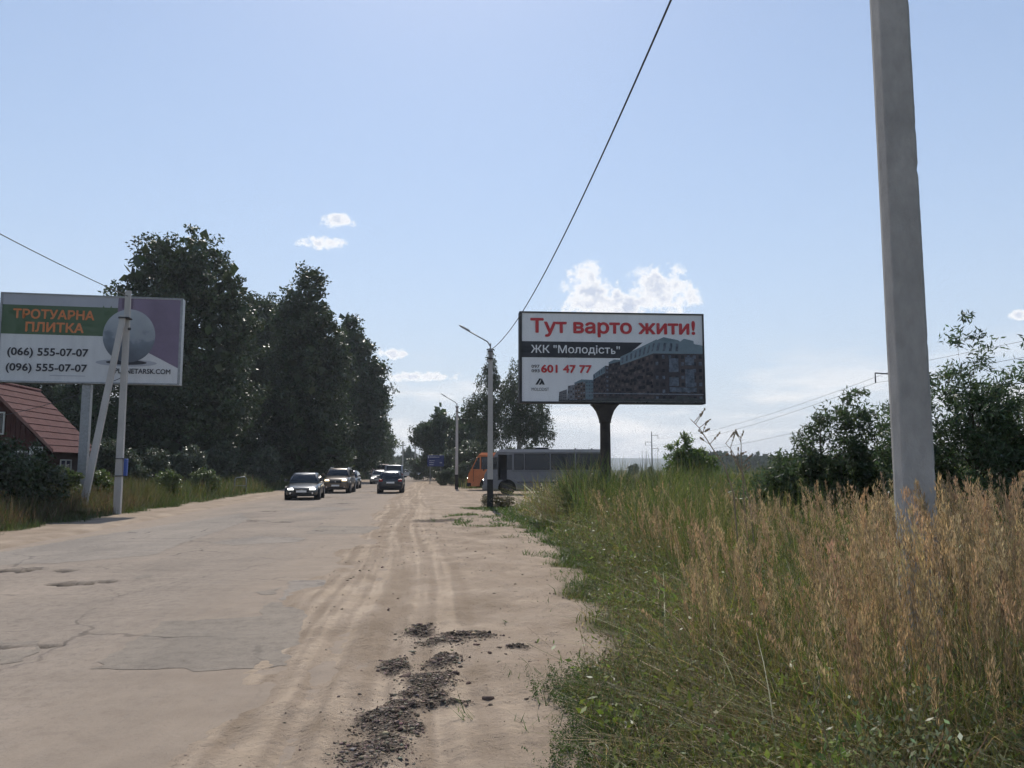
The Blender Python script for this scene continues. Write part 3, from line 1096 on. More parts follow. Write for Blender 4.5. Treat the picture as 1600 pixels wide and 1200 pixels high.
# far wood along the field
def far_wood():
    rng = np.random.default_rng(61)
    g = Geo()
    n = 17000
    X = rng.uniform(74, 420, n)
    Y = 300 + rng.uniform(0, 30, n) + 30 * np.sin(X * .02)
    top = 4.0 + 3.5 * vn(X * .12, Y * .03, 62) + 2 * vn(X * .5, Y * .1, 63)
    Z = top * rng.random(n) ** .6
    C = vary(rng, (.045, .065, .03), n, .3)
    leaves(g, np.stack([X, Y, Z], -1), 2.6, 2.2, C, rng)
    o = g.build('far_wood', M_farleaf)
    tag(o, 'distant dark belt of woodland beyond the field', 'woodland', kind='stuff')


far_wood()

# ------------------------------------------------------------------ grasses and weeds (nobody could count them)
G_OLIVE, G_GREEN, G_STRAW, G_DEAD = (.15, .16, .046), (.105, .145, .036), (.40, .32, .17), (.19, .145, .085)


def scatter(rng, n, x0, x1, y0, y1, cond=None, ypow=1.0):
    X = rng.uniform(x0, x1, n)
    Y = y0 + (y1 - y0) * rng.random(n) ** ypow
    keep = rng.random(n) < veg(X, Y)
    if cond is not None:
        keep &= cond(X, Y)
    X, Y = X[keep], Y[keep]
    return np.stack([X, Y, gz(X, Y) - .02], -1)


def wob(B, sc, seed):
    return fbm(B[:, 0] * sc, B[:, 1] * sc, seed, 3)


def edge_d(X, Y):
    return (X - shift(Y)) - np.interp(Y, EY, EW)


def right_verge():
    rng = np.random.default_rng(71)
    incam = lambda X, Y: np.abs(X) < Y * .72 + 1.6
    # mixed meadow: arching thin blades
    g = Geo()
    for (n, x0, x1, y0, y1, h0, h1, wd, seg) in [(46000, -.2, 5.5, 1.9, 7, .28, .78, .0098, 3), (46000, -1, 10, 7, 15, .3, .85, .0145, 2), (34000, -3, 17, 15, 32, .35, .95, .024, 2), (16000, 0, 36, 26, 60, .4, 1.0, .05, 1)]:
        B = scatter(rng, n, x0, x1, y0, y1, incam)
        m = len(B)
        ed = edge_d(B[:, 0], B[:, 1])
        tall = sst(-.1, 1.3, ed) * .75 + .25
        pat = wob(B, .9, 72)
        h = rng.uniform(h0, h1, m) * tall * (.6 + .8 * pat) * (1 + .35 * sst(1.2, 2.6, B[:, 0]) * sst(9, 5, B[:, 1]) + .6 * sst(.7, 2.0, ed) * sst(7, 12, B[:, 1]) - .72 * sst(1.9, 1.0, ed) * sst(17, 24, B[:, 1]))
        C = pick(rng, m, [G_OLIVE, G_GREEN, G_STRAW, G_DEAD, (.19, .2, .06)], [.32, .25, .17, .18, .08])
        dry = sst(.5, .62, wob(B, .6, 73))[:, None] * sst(.5, 1.5, ed)[:, None]
        C = C * (1 - dry * .6) + dry * .6 * vary(rng, (.22, .17, .085), m, .3)
        grn = (sst(.9, .1, ed) * sst(8, 11, B[:, 1]))[:, None]
        C = C * (1 - grn * .7) + grn * .7 * vary(rng, (.06, .105, .03), m, .3)
        blades(g, B, h, wd * rng.uniform(.5, 1.5, m), rng.uniform(0, 2 * np.pi, m), rng.uniform(.1, 1.9, m), C, rng, seg)
    # bent straw leaves and yellowing blades that stand out of the mass
    for n, wd, col, h0, h1, l0, l1 in ((260, .016, (.50, .42, .25), .5, 1.0, .6, 1.9), (260, .014, (.27, .28, .07), .5, 1.05, .2, 1.1), (220, .006, (.20, .13, .08), .6, 1.2, .1, .9)):
        B = scatter(rng, n, .9, 5.5, 2.6, 8, lambda X, Y: incam(X, Y) & (edge_d(X, Y) > .5))
        m = len(B)
        blades(g, B, rng.uniform(h0, h1, m), wd * rng.uniform(.6, 1.3, m), rng.uniform(0, 6.3, m), rng.uniform(l0, l1, m), vary(rng, col, m, .2), rng, 6, .1, 3.0)
    tag(g.build('meadow_grass', M_grass), 'mixed olive and straw coloured grass covering the right verge', 'grass', kind='stuff')

    # leafy weeds with small leaves along wiry stems
    g = Geo()
    for (n, x0, x1, y0, y1, col, hh, per, lf, cond) in [
            (1200, .2, 4, 1.9, 5.0, (.165, .185, .095), .66, 60, .024, lambda X, Y: (X > .50 * Y - .3) & (Y < 4.4)),
            (2500, .0, 6, 2.2, 9, (.125, .145, .05), .55, 34, .026, None),
            (1500, .0, 6, 2.2, 9, (.17, .13, .075), .62, 24, .018, None),
            (700, .2, 6, 2.4, 9, (.15, .18, .055), .6, 26, .045, None),
            (2000, 0, 9, 9, 18, (.12, .145, .05), .8, 22, .045, None),
            (1100, -1, 9, 15, 30, (.105, .115, .05), 1.15, 26, .065, lambda X, Y: (X - shift(Y)) < 6.5)]:
        B = scatter(rng, n, x0, x1, y0, y1, lambda X, Y, c=cond: incam(X, Y) & (c(X, Y) if c else True))
        B = B[edge_d(B[:, 0], B[:, 1]) > .15 + 1.15 * (hh > 1)]
        m = len(B)
        h = hh * rng.uniform(.6, 1.25, m) * (.6 + .8 * wob(B, 1.1, 75))
        az = rng.uniform(0, 2 * np.pi, m)
        ln = rng.uniform(.1, .8, m)
        blades(g, B, h, np.full(m, .006), az, ln, vary(rng, (.12, .105, .06), m), rng, 2, .5)
        t = rng.uniform(.2, 1, (m, per)) ** .8
        hz = np.stack([np.cos(az), np.sin(az)], -1)
        pos = np.zeros((m, per, 3))
        pos[..., :2] = B[:, None, :2] + hz[:, None, :] * (ln * h)[:, None, None] * (t ** 2)[..., None]
        pos[..., 2] = B[:, None, 2] + h[:, None] * t * (1 - .35 * ln[:, None] * t)
        side = .09 * (1.15 - t)[..., None] * rng.normal(0, 1, (m, per, 3))
        pos = (pos + side).reshape(-1, 3)
        C = np.repeat(vary(rng, col, m, .25), per, 0) * rng.uniform(.7, 1.35, (m * per, 1))
        pb = rng.random(m * per) < .04
        C[pb] = vary(rng, (.25, .24, .11), int(pb.sum()), .25)
        L = lf * rng.uniform(.5, 1.4, m * per)
        leaves(g, pos, L, L * .42, C, rng, np.tile([0, 0, .7], (m * per, 1)))
    tag(g.build('leafy_weeds', M_grass), 'grey green leafy weeds tangled through the right verge grass', 'weeds', kind='stuff')

    # tan feather grass: stems with plumes
    g = Geo()

    def cond(X, Y):
        px = X / Y
        clump = fbm(X * 1.5, Y * 1.0, 77, 3) + .13 * sst(.30, .5, px) * sst(16, 6, Y)
        clump = clump + .3 * sst(.55, .25, np.abs(X - .49 * Y)) * sst(4.7, 4.5, Y)
        return incam(X, Y) & (edge_d(X, Y) > .8) & ((clump > .56) | (fbm(X * 2.3, Y * 1.5, 79, 2) > .66)) & (px > .09 + .20 * sst(5.6, 3.4, Y)) & (X > 1.1)
    for (n, x0, x1, y0, y1, npl, sw) in [(1500, 1.1, 6.5, 3.2, 7.5, 90, .005), (1150, 1.2, 8, 7.5, 11.5, 56, .0065), (1050, 1.1, 12, 11.5, 19, 30, .009), (360, 1.35, 2.95, 3.25, 4.5, 90, .005)]:
        B = scatter(rng, n, x0, x1, y0, y1, cond if n > 400 else (lambda X, Y: np.abs(X - .5 * Y - .05) < .46))
        m = len(B)
        h = rng.uniform(.55, 1.25, m) ** .8 * (.82 + .42 * wob(B, .7, 78)) + .18 * sst(1.6, 3.0, B[:, 0]) + (.22 if n == 360 else 0.0)
        az = rng.normal(2.6, 1.2, m)
        ln = rng.uniform(.02, .22, m) + .5 * (rng.random(m) < .13) * rng.random(m)
        blades(g, B, h, np.full(m, sw), az, ln, vary(rng, (.24, .18, .095), m, .25), rng, 3, .45)
        pl = rng.uniform(.20, .36, m)
        t = rng.random((m, npl))
        hz = np.stack([np.cos(az), np.sin(az)], -1)
        tt = 1 - (pl / h)[:, None] * (1 - t) * .95
        pos = np.zeros((m, npl, 3))
        pos[..., :2] = B[:, None, :2] + hz[:, None, :] * (ln * h)[:, None, None] * (tt ** 2)[..., None]
        pos[..., 2] = B[:, None, 2] + h[:, None] * tt * (1 - .35 * ln[:, None] * tt)
        fat = (np.sin(np.pi * np.clip(t * .8 + .06, 0, 1)) ** 1.2 * .0125 + .0012) * rng.uniform(.5, 1.25, (m, 1))
        pos[..., :2] += rng.normal(0, 1, (m, npl, 2)) * fat[..., None]
        C = np.repeat(vary(rng, (.37, .275, .165), m, .36, .04), npl, 0) * rng.uniform(.75, 1.3, (m * npl, 1))
        L = np.full(m * npl, {90: .028, 56: .034, 30: .05}[npl]) * rng.uniform(.6, 1.4, m * npl)
        leaves(g, pos.reshape(-1, 3), L, L * .16, C, rng, np.tile([0, 0, 2.8], (m * npl, 1)))
        # its own long leaves low on the stems
        k = rng.choice(m, int(m * 6))
        B2 = B[k] + rng.normal(0, .05, (len(k), 3)) * [1, 1, 0]
        blades(g, B2, h[k] * rng.uniform(.35, .8, len(k)), np.full(len(k), .008 if npl > 60 else .012), rng.uniform(0, 6.3, len(k)), rng.uniform(.3, 1.4, len(k)),
               pick(rng, len(k), [G_STRAW, G_OLIVE, G_DEAD, G_GREEN, (.16, .2, .05)], [.2, .26, .18, .24, .12]), rng, 3)
    tag(g.build('feather_grass', M_grass), 'tall tan feathery grass with seed plumes round the big pole', 'grass', kind='stuff')

    # green reeds round the billboard post
    g = Geo()
    cond = lambda X, Y: incam(X, Y) & (edge_d(X, Y) > 1.1 + 1.0 * sst(24, 30, Y)) & (X > .9 + .02 * Y) & (fbm(X * .6, Y * .4, 81, 3) > .36)
    for (n, x0, x1, y0, y1, wd, hm) in [(1500, 1.2, 7, 3.4, 8, .011, .95), (2000, 1.3, 9, 8, 12.5, .015, 1.15), (7200, 1.4, 12, 12.5, 20, .020, 1.42), (7500, 1.6, 17, 20, 30, .028, 1.72), (2600, 8, 32, 26, 46, .05, 1.6)]:
        B = scatter(rng, n, x0, x1, y0, y1, cond)
        m = len(B)
        h = hm * rng.uniform(.6, 1.12, m) * (.76 + .66 * wob(B, .55, 82))
        C = pick(rng, m, [(.085, .118, .038), (.12, .15, .045), (.18, .19, .065), (.07, .09, .038), (.28, .22, .12)], [.31, .31, .15, .13, .10])
        k = np.repeat(np.arange(m), 3)
        BB = B[k] + rng.normal(0, .05, (len(k), 3)) * [1, 1, 0]
        blades(g, BB, h[k] * rng.uniform(.7, 1.05, len(k)), wd * rng.uniform(.6, 1.3, len(k)), rng.uniform(0, 6.3, len(k)), rng.uniform(.05, .55, len(k)), C[k], rng, 3, .05, 2.6)
    tag(g.build('green_reeds', M_grass), 'dense green reeds growing round the right billboard post', 'reeds', kind='stuff')

    # short turf on the sand edge and the low herb patch in the foreground
    g = Geo()
    X = rng.uniform(-3, 6, 70000)
    Y = 2.2 + 30 * rng.random(70000) ** 1.2
    ed = edge_d(X, Y) + (fbm(X * 1.6, Y * 1.1, 91, 4) - .5) * 1.2
    isl = np.hypot((X + .75) / 1.3, (Y - 32.2) / 2.2) < 1.2 * fbm(X, Y, 92, 3) + .25
    patch = (np.hypot((X - shift(Y) - 2.0) / 1.6, (Y - 24.5) / 3.2) < .95) & (fbm(X * 1.4, Y * .7, 93, 4) > .55)
    fg = (Y < 6) & (ed > -.1) & (ed < .5) & (fbm(X * 5, Y * 4, 95, 3) > .42)
    keep = ((ed > -.05) & (ed < .75) & (Y > 7)) | isl | patch | fg
    keep |= (ed > -.55) & (ed < 0) & (fbm(X * 3.2, Y * 2.4, 94, 4) > .66)
    X, Y = X[keep], Y[keep]
    m = len(X)
    B = np.stack([X, Y, gz(X, Y) - .008], -1)
    h = rng.uniform(.03, .10, m) * (1 + .6 * (Y < 6)) + .03 * (Y > 14)
    C = pick(rng, m, [(.055, .10, .026), (.08, .12, .035), (.12, .13, .05)], [.5, .35, .15])
    blades(g, B, h, np.interp(Y, [3, 8, 30], [.006, .010, .030]) * rng.uniform(.7, 1.3, m), rng.uniform(0, 6.3, m), rng.uniform(.3, 1.3, m), C, rng, 1)
    n = 4600
    X = rng.uniform(-.6, 1.6, n)
    Y = rng.uniform(2.4, 6.4, n)
    ed = edge_d(X, Y) + (fbm(X * 3, Y * 2.4, 96, 4) - .5) * .9
    k = (ed > -.12) & (ed < .75)
    X, Y = X[k], Y[k]
    m, per = len(X), 30
    B = np.stack([X, Y, gz(X, Y)], -1)
    az = rng.uniform(0, 6.3, m)
    ln = rng.uniform(.3, 1.0, m)
    t = rng.random((m, per))
    hh = rng.uniform(.05, .15, m)
    pos = B[:, None, :] + np.stack([np.cos(az)[:, None] * t * (ln * hh)[:, None], np.sin(az)[:, None] * t * (ln * hh)[:, None], t * hh[:, None]], -1) + rng.normal(0, .008, (m, per, 3))
    C = np.repeat(vary(rng, (.07, .10, .035), m, .3), per, 0)
    L = rng.uniform(.008, .022, m * per)
    leaves(g, pos.reshape(-1, 3), L, L * .4, C, rng, np.tile([0, 0, .5], (m * per, 1)))
    tag(g.build('verge_turf', M_grass), 'short green turf creeping over the edge of the sand', 'grass', kind='stuff')


right_verge()


def left_verge():
    rng = np.random.default_rng(171)
    g = Geo()
    cam_in = lambda X, Y: (X > -Y * .74 - 1) & ((X - shift(Y)) < -9.6)
    for (n, y0, y1, d0, d1, wd) in [(34000, 15, 36, -16, -9.8, .026), (20000, 34, 75, -19, -9.8, .044), (6000, 70, 150, -16, -9.8, .07)]:
        Y = rng.uniform(y0, y1, n)
        w = rng.uniform(d0, d1, n)
        X = w + shift(Y)
        k = (rng.random(n) < veg(X, Y)) & cam_in(X, Y)
        X, Y, w = X[k], Y[k], w[k]
        m = len(X)
        B = np.stack([X, Y, gz(X, Y) - .02], -1)
        ed = -10.2 - w
        h = rng.uniform(.3, .92, m) * (.25 + .75 * sst(-.1, 1.4, ed)) * (.6 + .8 * fbm(X * .5, Y * .35, 172, 3)) * (1 + .25 * (Y > 33))
        C = pick(rng, m, [(.13, .092, .056), (.09, .07, .04), (.07, .088, .032), (.2, .15, .085)], [.28, .28, .34, .1])
        gr = sst(31, 37, Y + 6 * (fbm(X * .4, Y * .4, 173, 3) - .5))[:, None] * .75
        C = C * (1 - gr) + gr * pick(rng, m, [(.075, .105, .035), (.11, .125, .045), (.24, .18, .09)], [.55, .3, .15])
        low = sst(.7, 0, ed)[:, None] * .8
        C = C * (1 - low) + low * vary(rng, (.06, .09, .03), m, .3)
        blades(g, B, h, wd * rng.uniform(.5, 1.4, m), rng.uniform(0, 6.3, m), rng.uniform(.05, .7, m), C, rng, 1)
    n = 2600
    Y = rng.uniform(25.6, 29.4, n)
    w = rng.uniform(-13.6, -10.4, n)
    X = w + shift(Y)
    blades(g, np.stack([X, Y, gz(X, Y) - .02], -1), rng.uniform(.5, 1.15, n) * (.4 + .6 * sst(-10.4, -11.2, w)), .024 * rng.uniform(.5, 1.4, n), rng.uniform(0, 6.3, n), rng.uniform(.05, .8, n), pick(rng, n, [(.16, .115, .07), (.10, .085, .045), (.085, .105, .04), (.24, .18, .1)], [.3, .25, .3, .15]), rng, 2)
    tag(g.build('verge_grass', M_grass), 'brown and green rough grass along the left side of the road', 'grass', kind='stuff')
    # far right verge beyond the bus lot
    g = Geo()
    n = 16000
    Y = rng.uniform(62, 150, n)
    w = 3.0 + rng.uniform(0, 9, n) ** 1.1
    X = w + shift(Y)
    k = rng.random(n) < veg(X, Y)
    X, Y = X[k], Y[k]
    m = len(X)
    blades(g, np.stack([X, Y, gz(X, Y) - .02], -1), rng.uniform(.35, 1.1, m), np.full(m, .06), rng.uniform(0, 6.3, m), rng.uniform(.05, .6, m), pick(rng, m, [(.075, .10, .038), (.11, .12, .05), (.2, .16, .09)], [.5, .3, .2]), rng, 2)
    tag(g.build('roadside_grass', M_grass), 'tall grass on the right roadside beyond the parked buses', 'grass', kind='stuff')


left_verge()


# soil clods and crumbs on the shoulder
def clods():
    rng = np.random.default_rng(201)
    ph = (1 + 5 ** .5) / 2
    ico = unit(np.array([(-1, ph, 0), (1, ph, 0), (-1, -ph, 0), (1, -ph, 0), (0, -1, ph), (0, 1, ph), (0, -1, -ph), (0, 1, -ph), (ph, 0, -1), (ph, 0, 1), (-ph, 0, -1), (-ph, 0, 1)], float))
    icf = np.array([(0, 11, 5), (0, 5, 1), (0, 1, 7), (0, 7, 10), (0, 10, 11), (1, 5, 9), (5, 11, 4), (11, 10, 2), (10, 7, 6), (7, 1, 8), (3, 9, 4), (3, 4, 2), (3, 2, 6), (3, 6, 8), (3, 8, 9), (4, 9, 5), (2, 4, 11), (6, 2, 10), (8, 6, 7), (9, 8, 1)])
    P0, S = [], []
    for hx, hy, rx, ry in HEAPS:
        n = int(1000 * (rx * ry) / .03 * (1 if hy < 9 else .3)) + 25
        p = rng.normal(0, .58, (n, 2)) * [rx, ry] + [hx, hy]
        P0.append(p)
        S.append(np.exp(rng.normal(-5.5, .5, n)))
    n = 4200
    Y = 3.4 + 26 * rng.random(n) ** 1.5
    X = shift(Y) + rng.uniform(-1.3, 2.6, n)
    k = (fbm(X * 1.6, Y * 1.1, 207, 3) > rng.uniform(.3, .75, n)) & (edge_d(X, Y) < .3)
    X, Y = X[k], Y[k]
    n = len(X)
    P0.append(np.stack([X, Y], -1))
    S.append(np.exp(rng.normal(-5.45, .4, n)) * (1 + Y / 30))
    big = [(842, 935, .035), (760, 890, .0)]
    for px, py, s in [(763, 1098, .028), (744, 1018, .02), (765, 1028, .022), (718, 1045, .016), (731, 1076, .018), (660, 832, .03), (607, 960, .02), (597, 887, .03), (780, 1020, .02), (635, 1065, .035)]:
        v = (600 - py) / FPX
        t = -CAMZ / (math.sin(PITCH) + v * math.cos(PITCH))
        P0.append(np.array([[(px - 800) / FPX * t, t * (math.cos(PITCH) - v * math.sin(PITCH))]]))
        S.append(np.array([s]))
    P0, S = np.concatenate(P0), np.clip(np.concatenate(S), .003, .04)
    octa = np.array([(1, 0, 0), (-1, 0, 0), (0, 1, 0), (0, -1, 0), (0, 0, 1), (0, 0, -1)], float)
    ocf = np.array([(0, 2, 4), (2, 1, 4), (1, 3, 4), (3, 0, 4), (2, 0, 5), (1, 2, 5), (3, 1, 5), (0, 3, 5)])
    Vs, Fs, Cs, off = [], [], [], 0
    for sel, sv, sf in ((S >= .0095, ico, icf), (S < .0095, octa, ocf)):
        p0, sz = P0[sel], S[sel]
        n, k = len(p0), len(sv)
        B = np.stack([p0[:, 0], p0[:, 1], gz(p0[:, 0], p0[:, 1]) + sz * .25], -1)
        a = rng.uniform(0, 6.3, n)
        ca, sa = np.cos(a)[:, None], np.sin(a)[:, None]
        q = sv[None] * rng.uniform(.45, 1.5, (n, k, 1)) * rng.uniform(.55, 1.5, (n, 1, 3)) * [1.2, 1.2, .6] * sz[:, None, None]
        q = np.stack([q[..., 0] * ca - q[..., 1] * sa, q[..., 0] * sa + q[..., 1] * ca, q[..., 2]], -1)
        Vs.append((B[:, None, :] + q).reshape(-1, 3))
        Fs.append((sf[None] + (np.arange(n) * k)[:, None, None]).reshape(-1, 3) + off)
        off += n * k
        cc = vary(rng, (.15, .117, .094), n, .55, .05)
        sandy = rng.random(n) < .35
        cc[sandy] = vary(rng, (.26, .21, .16), int(sandy.sum()), .25)
        Cs.append(np.repeat(cc, k, 0))
    V, F, C = np.concatenate(Vs), np.concatenate(Fs), np.concatenate(Cs)
    m = leaf_mat('soil_clod', 0.0, .95, .1)
    o = np_mesh('soil_clods', V, F, m, C=C)
    tag(o, 'dark clods and crumbs of dug soil on the sandy shoulder', 'soil', kind='stuff')


clods()

# ------------------------------------------------------------------ text and print helpers


def text_mesh(name, s, x0, x1, z0, z1, y, m, parent, swell=0.0, shear=0.0):
    """lettering fitted to the rectangle x0..x1, z0..z1 on the plane y (parent space)"""
    c = bpy.data.curves.new(name, 'FONT')
    c.body = s
    c.resolution_u = 3
    c.shear = shear
    o = bpy.data.objects.new(name, c)
    COL.objects.link(o)
    dg = bpy.context.evaluated_depsgraph_get()
    me = bpy.data.meshes.new_from_object(o.evaluated_get(dg))
    bpy.data.objects.remove(o)
    bpy.data.curves.remove(c)
    n = len(me.vertices)
    co = np.zeros(n * 3, np.float32)
    me.vertices.foreach_get('co', co)
    co = co.reshape(-1, 3)
    mn, mx = co.min(0), co.max(0)
    out = np.zeros_like(co)
    out[:, 0] = x0 + (co[:, 0] - mn[0]) / (mx[0] - mn[0]) * (x1 - x0)
    out[:, 2] = z0 + (co[:, 1] - mn[1]) / (mx[1] - mn[1]) * (z1 - z0)
    out[:, 1] = y
    if swell:
        nf = len(me.polygons)
        faces = [tuple(p.vertices) for p in me.polygons]
        sh = [(0, 0), (swell, 0), (-swell, 0), (0, swell), (0, -swell), (.7 * swell, .7 * swell), (-.7 * swell, -.7 * swell), (.7 * swell, -.7 * swell), (-.7 * swell, .7 * swell)]
        sx, sz = (x1 - x0) / (mx[0] - mn[0]), (z1 - z0) / (mx[1] - mn[1])
        vs, fs = [], []
        for k, (dx, dz) in enumerate(sh):
            vs += [(a + dx * sx, b - k * .0004, c + dz * sz) for a, b, c in out.tolist()]
            fs += [tuple(i + k * n for i in f) for f in faces]
        bpy.data.meshes.remove(me)
        me = bpy.data.meshes.new(name)
        me.from_pydata(vs, [], fs)
    else:
        me.vertices.foreach_set('co', out.ravel())
    me.materials.clear()
    me.materials.append(m)
    me.name = name
    me.update()
    return lnk(bpy.data.objects.new(name, me), parent)


def flat(name, pts, y, m, parent):
    return MB().poly([(x, y, z) for x, z in pts]).build(name, m, parent)


# ------------------------------------------------------------------ right billboard
def billboard_right():
    ang = R(4.5)
    bl = P(815.5, 627, 25.35)
    t = thing('billboard', 'large billboard with red Cyrillic headline and apartment blocks on a single post', 'billboard', (bl.x, bl.y, 0), ang)
    zb = bl.z
    W, H = 5.92, 2.86
    white = mat('vinyl_white', (.80, .80, .80), (.72, .72, .725), 1.1, .55, .006, 1.4, stretch=(2.2, 1, .5))
    dark = mat('vinyl_dark', (.035, .036, .042), rough=.5)
    red = mat('vinyl_red', (.52, .045, .05), rough=.5)
    ink = mat('vinyl_ink', (.03, .03, .034), rough=.5)

    def U(cx, cy):
        return (cx - 157) / 1284.0 * W, zb + (1010 - cy) / 640.0 * H

    f = MB()
    f.box(-.08, W + .06, .04, .42, zb - .05, zb + H + .05)
    f.build('board_box', M_dsteel, t, bevel=.01)
    fr = MB()
    fr.box(-.07, W + .05, -.03, .04, zb + H, zb + H + .045)
    fr.box(-.07, W + .05, -.03, .04, zb - .05, zb)
    fr.box(-.07, 0, -.03, .04, zb - .002, zb + H + .002)
    fr.box(W, W + .05, -.03, .04, zb - .002, zb + H + .002)
    fr.build('frame', M_dsteel, t)
    sh = MB()
    sh.box(0, W, 0, .04, zb, zb + H)
    sh.build('poster', white, t)
    y = -.004

    def poly(name, pts, yy, m):
        return flat(name, [U(*p) for p in pts], yy, m, t)

    def tx(s, x0, x1, cy0, cy1, m, bold, yy=-.012):
        a, b = U(x0, cy1), U(x1, cy0)
        return text_mesh('lettering', s, a[0], b[0], a[1], b[1], yy, m, t, bold)
    poly('dark_band', [(157, 693), (870, 693), (1010, 577), (157, 577)], y, dark)
    tx('Тут варто жити!', 221, 1385, 411, 540, red, .030)
    tx('ЖК "Молодіст', 221, 776, 602, 672, white, .012)
    tx('"', 823, 846, 607, 629, white, .006)
    sg = MB()
    for q in ([(784, 663), (793, 663), (793, 625), (784, 625)], [(793, 647), (803, 647), (803, 640), (793, 640)], [(793, 663), (803, 663), (803, 656), (793, 656)]):
        sg.poly([(U(*p)[0], -.012, U(*p)[1]) for p in q])
    for k in range(10):
        a0, a1 = -math.pi / 2 + math.pi * k / 10, -math.pi / 2 + math.pi * (k + 1) / 10
        q = [(803 + 4.8 * math.cos(a0), 651.5 - 4.5 * math.sin(a0)), (803 + 12 * math.cos(a0), 651.5 - 11.5 * math.sin(a0)), (803 + 12 * math.cos(a1), 651.5 - 11.5 * math.sin(a1)), (803 + 4.8 * math.cos(a1), 651.5 - 4.5 * math.sin(a1))]
        sg.poly([(U(*p)[0], -.012, U(*p)[1]) for p in q])
    sg.build('lettering', white, t)
    tx('097', 224, 280, 748, 769, ink, .014)
    tx('093', 224, 280, 780, 801, ink, .014)
    tx('601 47 77', 293, 643, 748, 802, red, .034)
    tx('MOLODIST', 224, 345, 912, 935, ink, .0)
    for a in ([(250, 890), (266, 890), (292, 846), (277, 846)], [(274, 890), (290, 890), (303, 868), (295, 854)], [(300, 890), (316, 890), (296, 846), (288, 858)]):
        poly('logo_stroke', a, -.012, ink)
    teal = mat('print_teal', (.16, .215, .245), (.20, .26, .29), 2, .55)
    teal_d = mat('print_teal_dark', (.14, .195, .22), (.17, .23, .26), 2, .55)
    brown = mat('print_brown', (.06, .05, .054), (.095, .076, .077), 6, .55)
    brown_d = mat('print_brown_dark', (.045, .04, .045), (.075, .062, .066), 6, .55)
    grey = mat('print_grey', (.14, .14, .15), (.2, .2, .21), 8, .55)
    win = mat('print_window', (.16, .19, .24), (.05, .06, .075), 7, .5)
    winl = mat('print_window_pale', (.26, .28, .32), (.16, .18, .22), 9, .5)
    blk = mat('print_black', (.025, .025, .03), rough=.55)
    tan = mat('print_tan', (.15, .12, .108), (.10, .083, .078), 8, .55)

    # facades: lower-left, lower-right, top-right, top-left in print pixels
    def facade(q, m, yy, rows, cols, wm, fw=.5, fh=.55, alt=None):
        poly('printed_facade', q, yy, m)
        bl_, br, tr, tl = [np.array(p, float) for p in q]
        mb, mb2 = MB(), MB()
        for r in range(rows):
            for c in range(cols):
                u0, u1 = (c + .5 - fw / 2) / cols, (c + .5 + fw / 2) / cols
                v0, v1 = (r + .5 - fh / 2) / rows, (r + .5 + fh / 2) / rows
                pp = []
                for u, v in ((u0, v0), (u1, v0), (u1, v1), (u0, v1)):
                    p = (bl_ * (1 - u) + br * u) * (1 - v) + (tl * (1 - u) + tr * u) * v
                    pp.append(U(*p))
                tgt = mb2 if (alt is not None and (r * 3 + c * 5) % 7 < 3) else mb
                tgt.poly([(x, yy - .003, z) for x, z in pp])
        if mb.v:
            tag(mb.build('printed_windows', wm, t), kind='stuff')
        if mb2.v:
            tag(mb2.build('printed_windows', alt, t), kind='stuff')
    facade([(412, 1005), (470, 1005), (470, 922), (416, 942)], grey, -.005, 5, 4, blk, .5, .5, tan)
    facade([(470, 1005), (525, 1005), (525, 888), (478, 897)], grey, -.006, 6, 3, winl, .5, .5, blk)
    facade([(525, 1005), (600, 1005), (600, 858), (525, 884)], tan, -.007, 6, 4, blk, .55, .45, winl)
    facade([(600, 1005), (657, 1005), (657, 856), (600, 858)], teal_d, -.007, 6, 3, win, .6, .45)
    poly('printed_roof', [(522, 884), (600, 864), (657, 864), (657, 853), (572, 850), (522, 874)], -.0105, teal_d)
    facade([(655, 1005), (742, 1005), (742, 800), (655, 850)], brown, -.008, 7, 5, blk, .5, .5, tan)
    facade([(655, 850), (742, 800), (742, 748), (655, 815)], teal, -.008, 1, 5, win, .4, .6)
    facade([(742, 1005), (768, 1005), (768, 752), (742, 748)], brown_d, -.009, 8, 1, win, .5, .5)
    facade([(766, 1005), (850, 1005), (850, 712), (766, 735)], brown_d, -.010, 9, 4, blk, .5, .5, tan)
    poly('printed_roof', [(766, 738), (850, 716), (850, 706), (805, 703), (766, 724)], -.0145, teal_d)
    facade([(848, 1005), (1086, 1005), (1086, 655), (848, 745)], brown, -.011, 8, 8, blk, .55, .55, tan)
    facade([(848, 745), (1086, 655), (1112, 551), (848, 684)], teal, -.011, 1, 8, win, .42, .6)
    facade([(1085, 1005), (1272, 1005), (1272, 655), (1085, 655)], brown_d, -.012, 7, 4, blk, .4, .5, win)
    facade([(1085, 656), (1275, 656), (1280, 565), (1110, 556)], teal, -.0125, 1, 4, win, .4, .62)
    poly('printed_gable', [(1108, 560), (1282, 568), (1262, 556), (1160, 535)], -.013, teal_d)
    facade([(1271, 1005), (1441, 1005), (1441, 652), (1271, 656)], brown, -.0115, 7, 4, blk, .5, .5, win)
    poly('printed_upper_storey', [(1272, 657), (1440, 655), (1440, 594), (1378, 584), (1374, 560), (1306, 545), (1280, 566)], -.0135, teal)
    for q in ([(1195, 935), (1390, 935), (1390, 905), (1195, 900)], [(1195, 790), (1262, 790), (1262, 690), (1195, 690)], [(1310, 740), (1375, 740), (1375, 680), (1310, 680)], [(1195, 890), (1262, 890), (1262, 830), (1195, 830)], [(1310, 900), (1375, 900), (1375, 770), (1310, 770)]):
        poly('printed_bay', q, -.019, win)
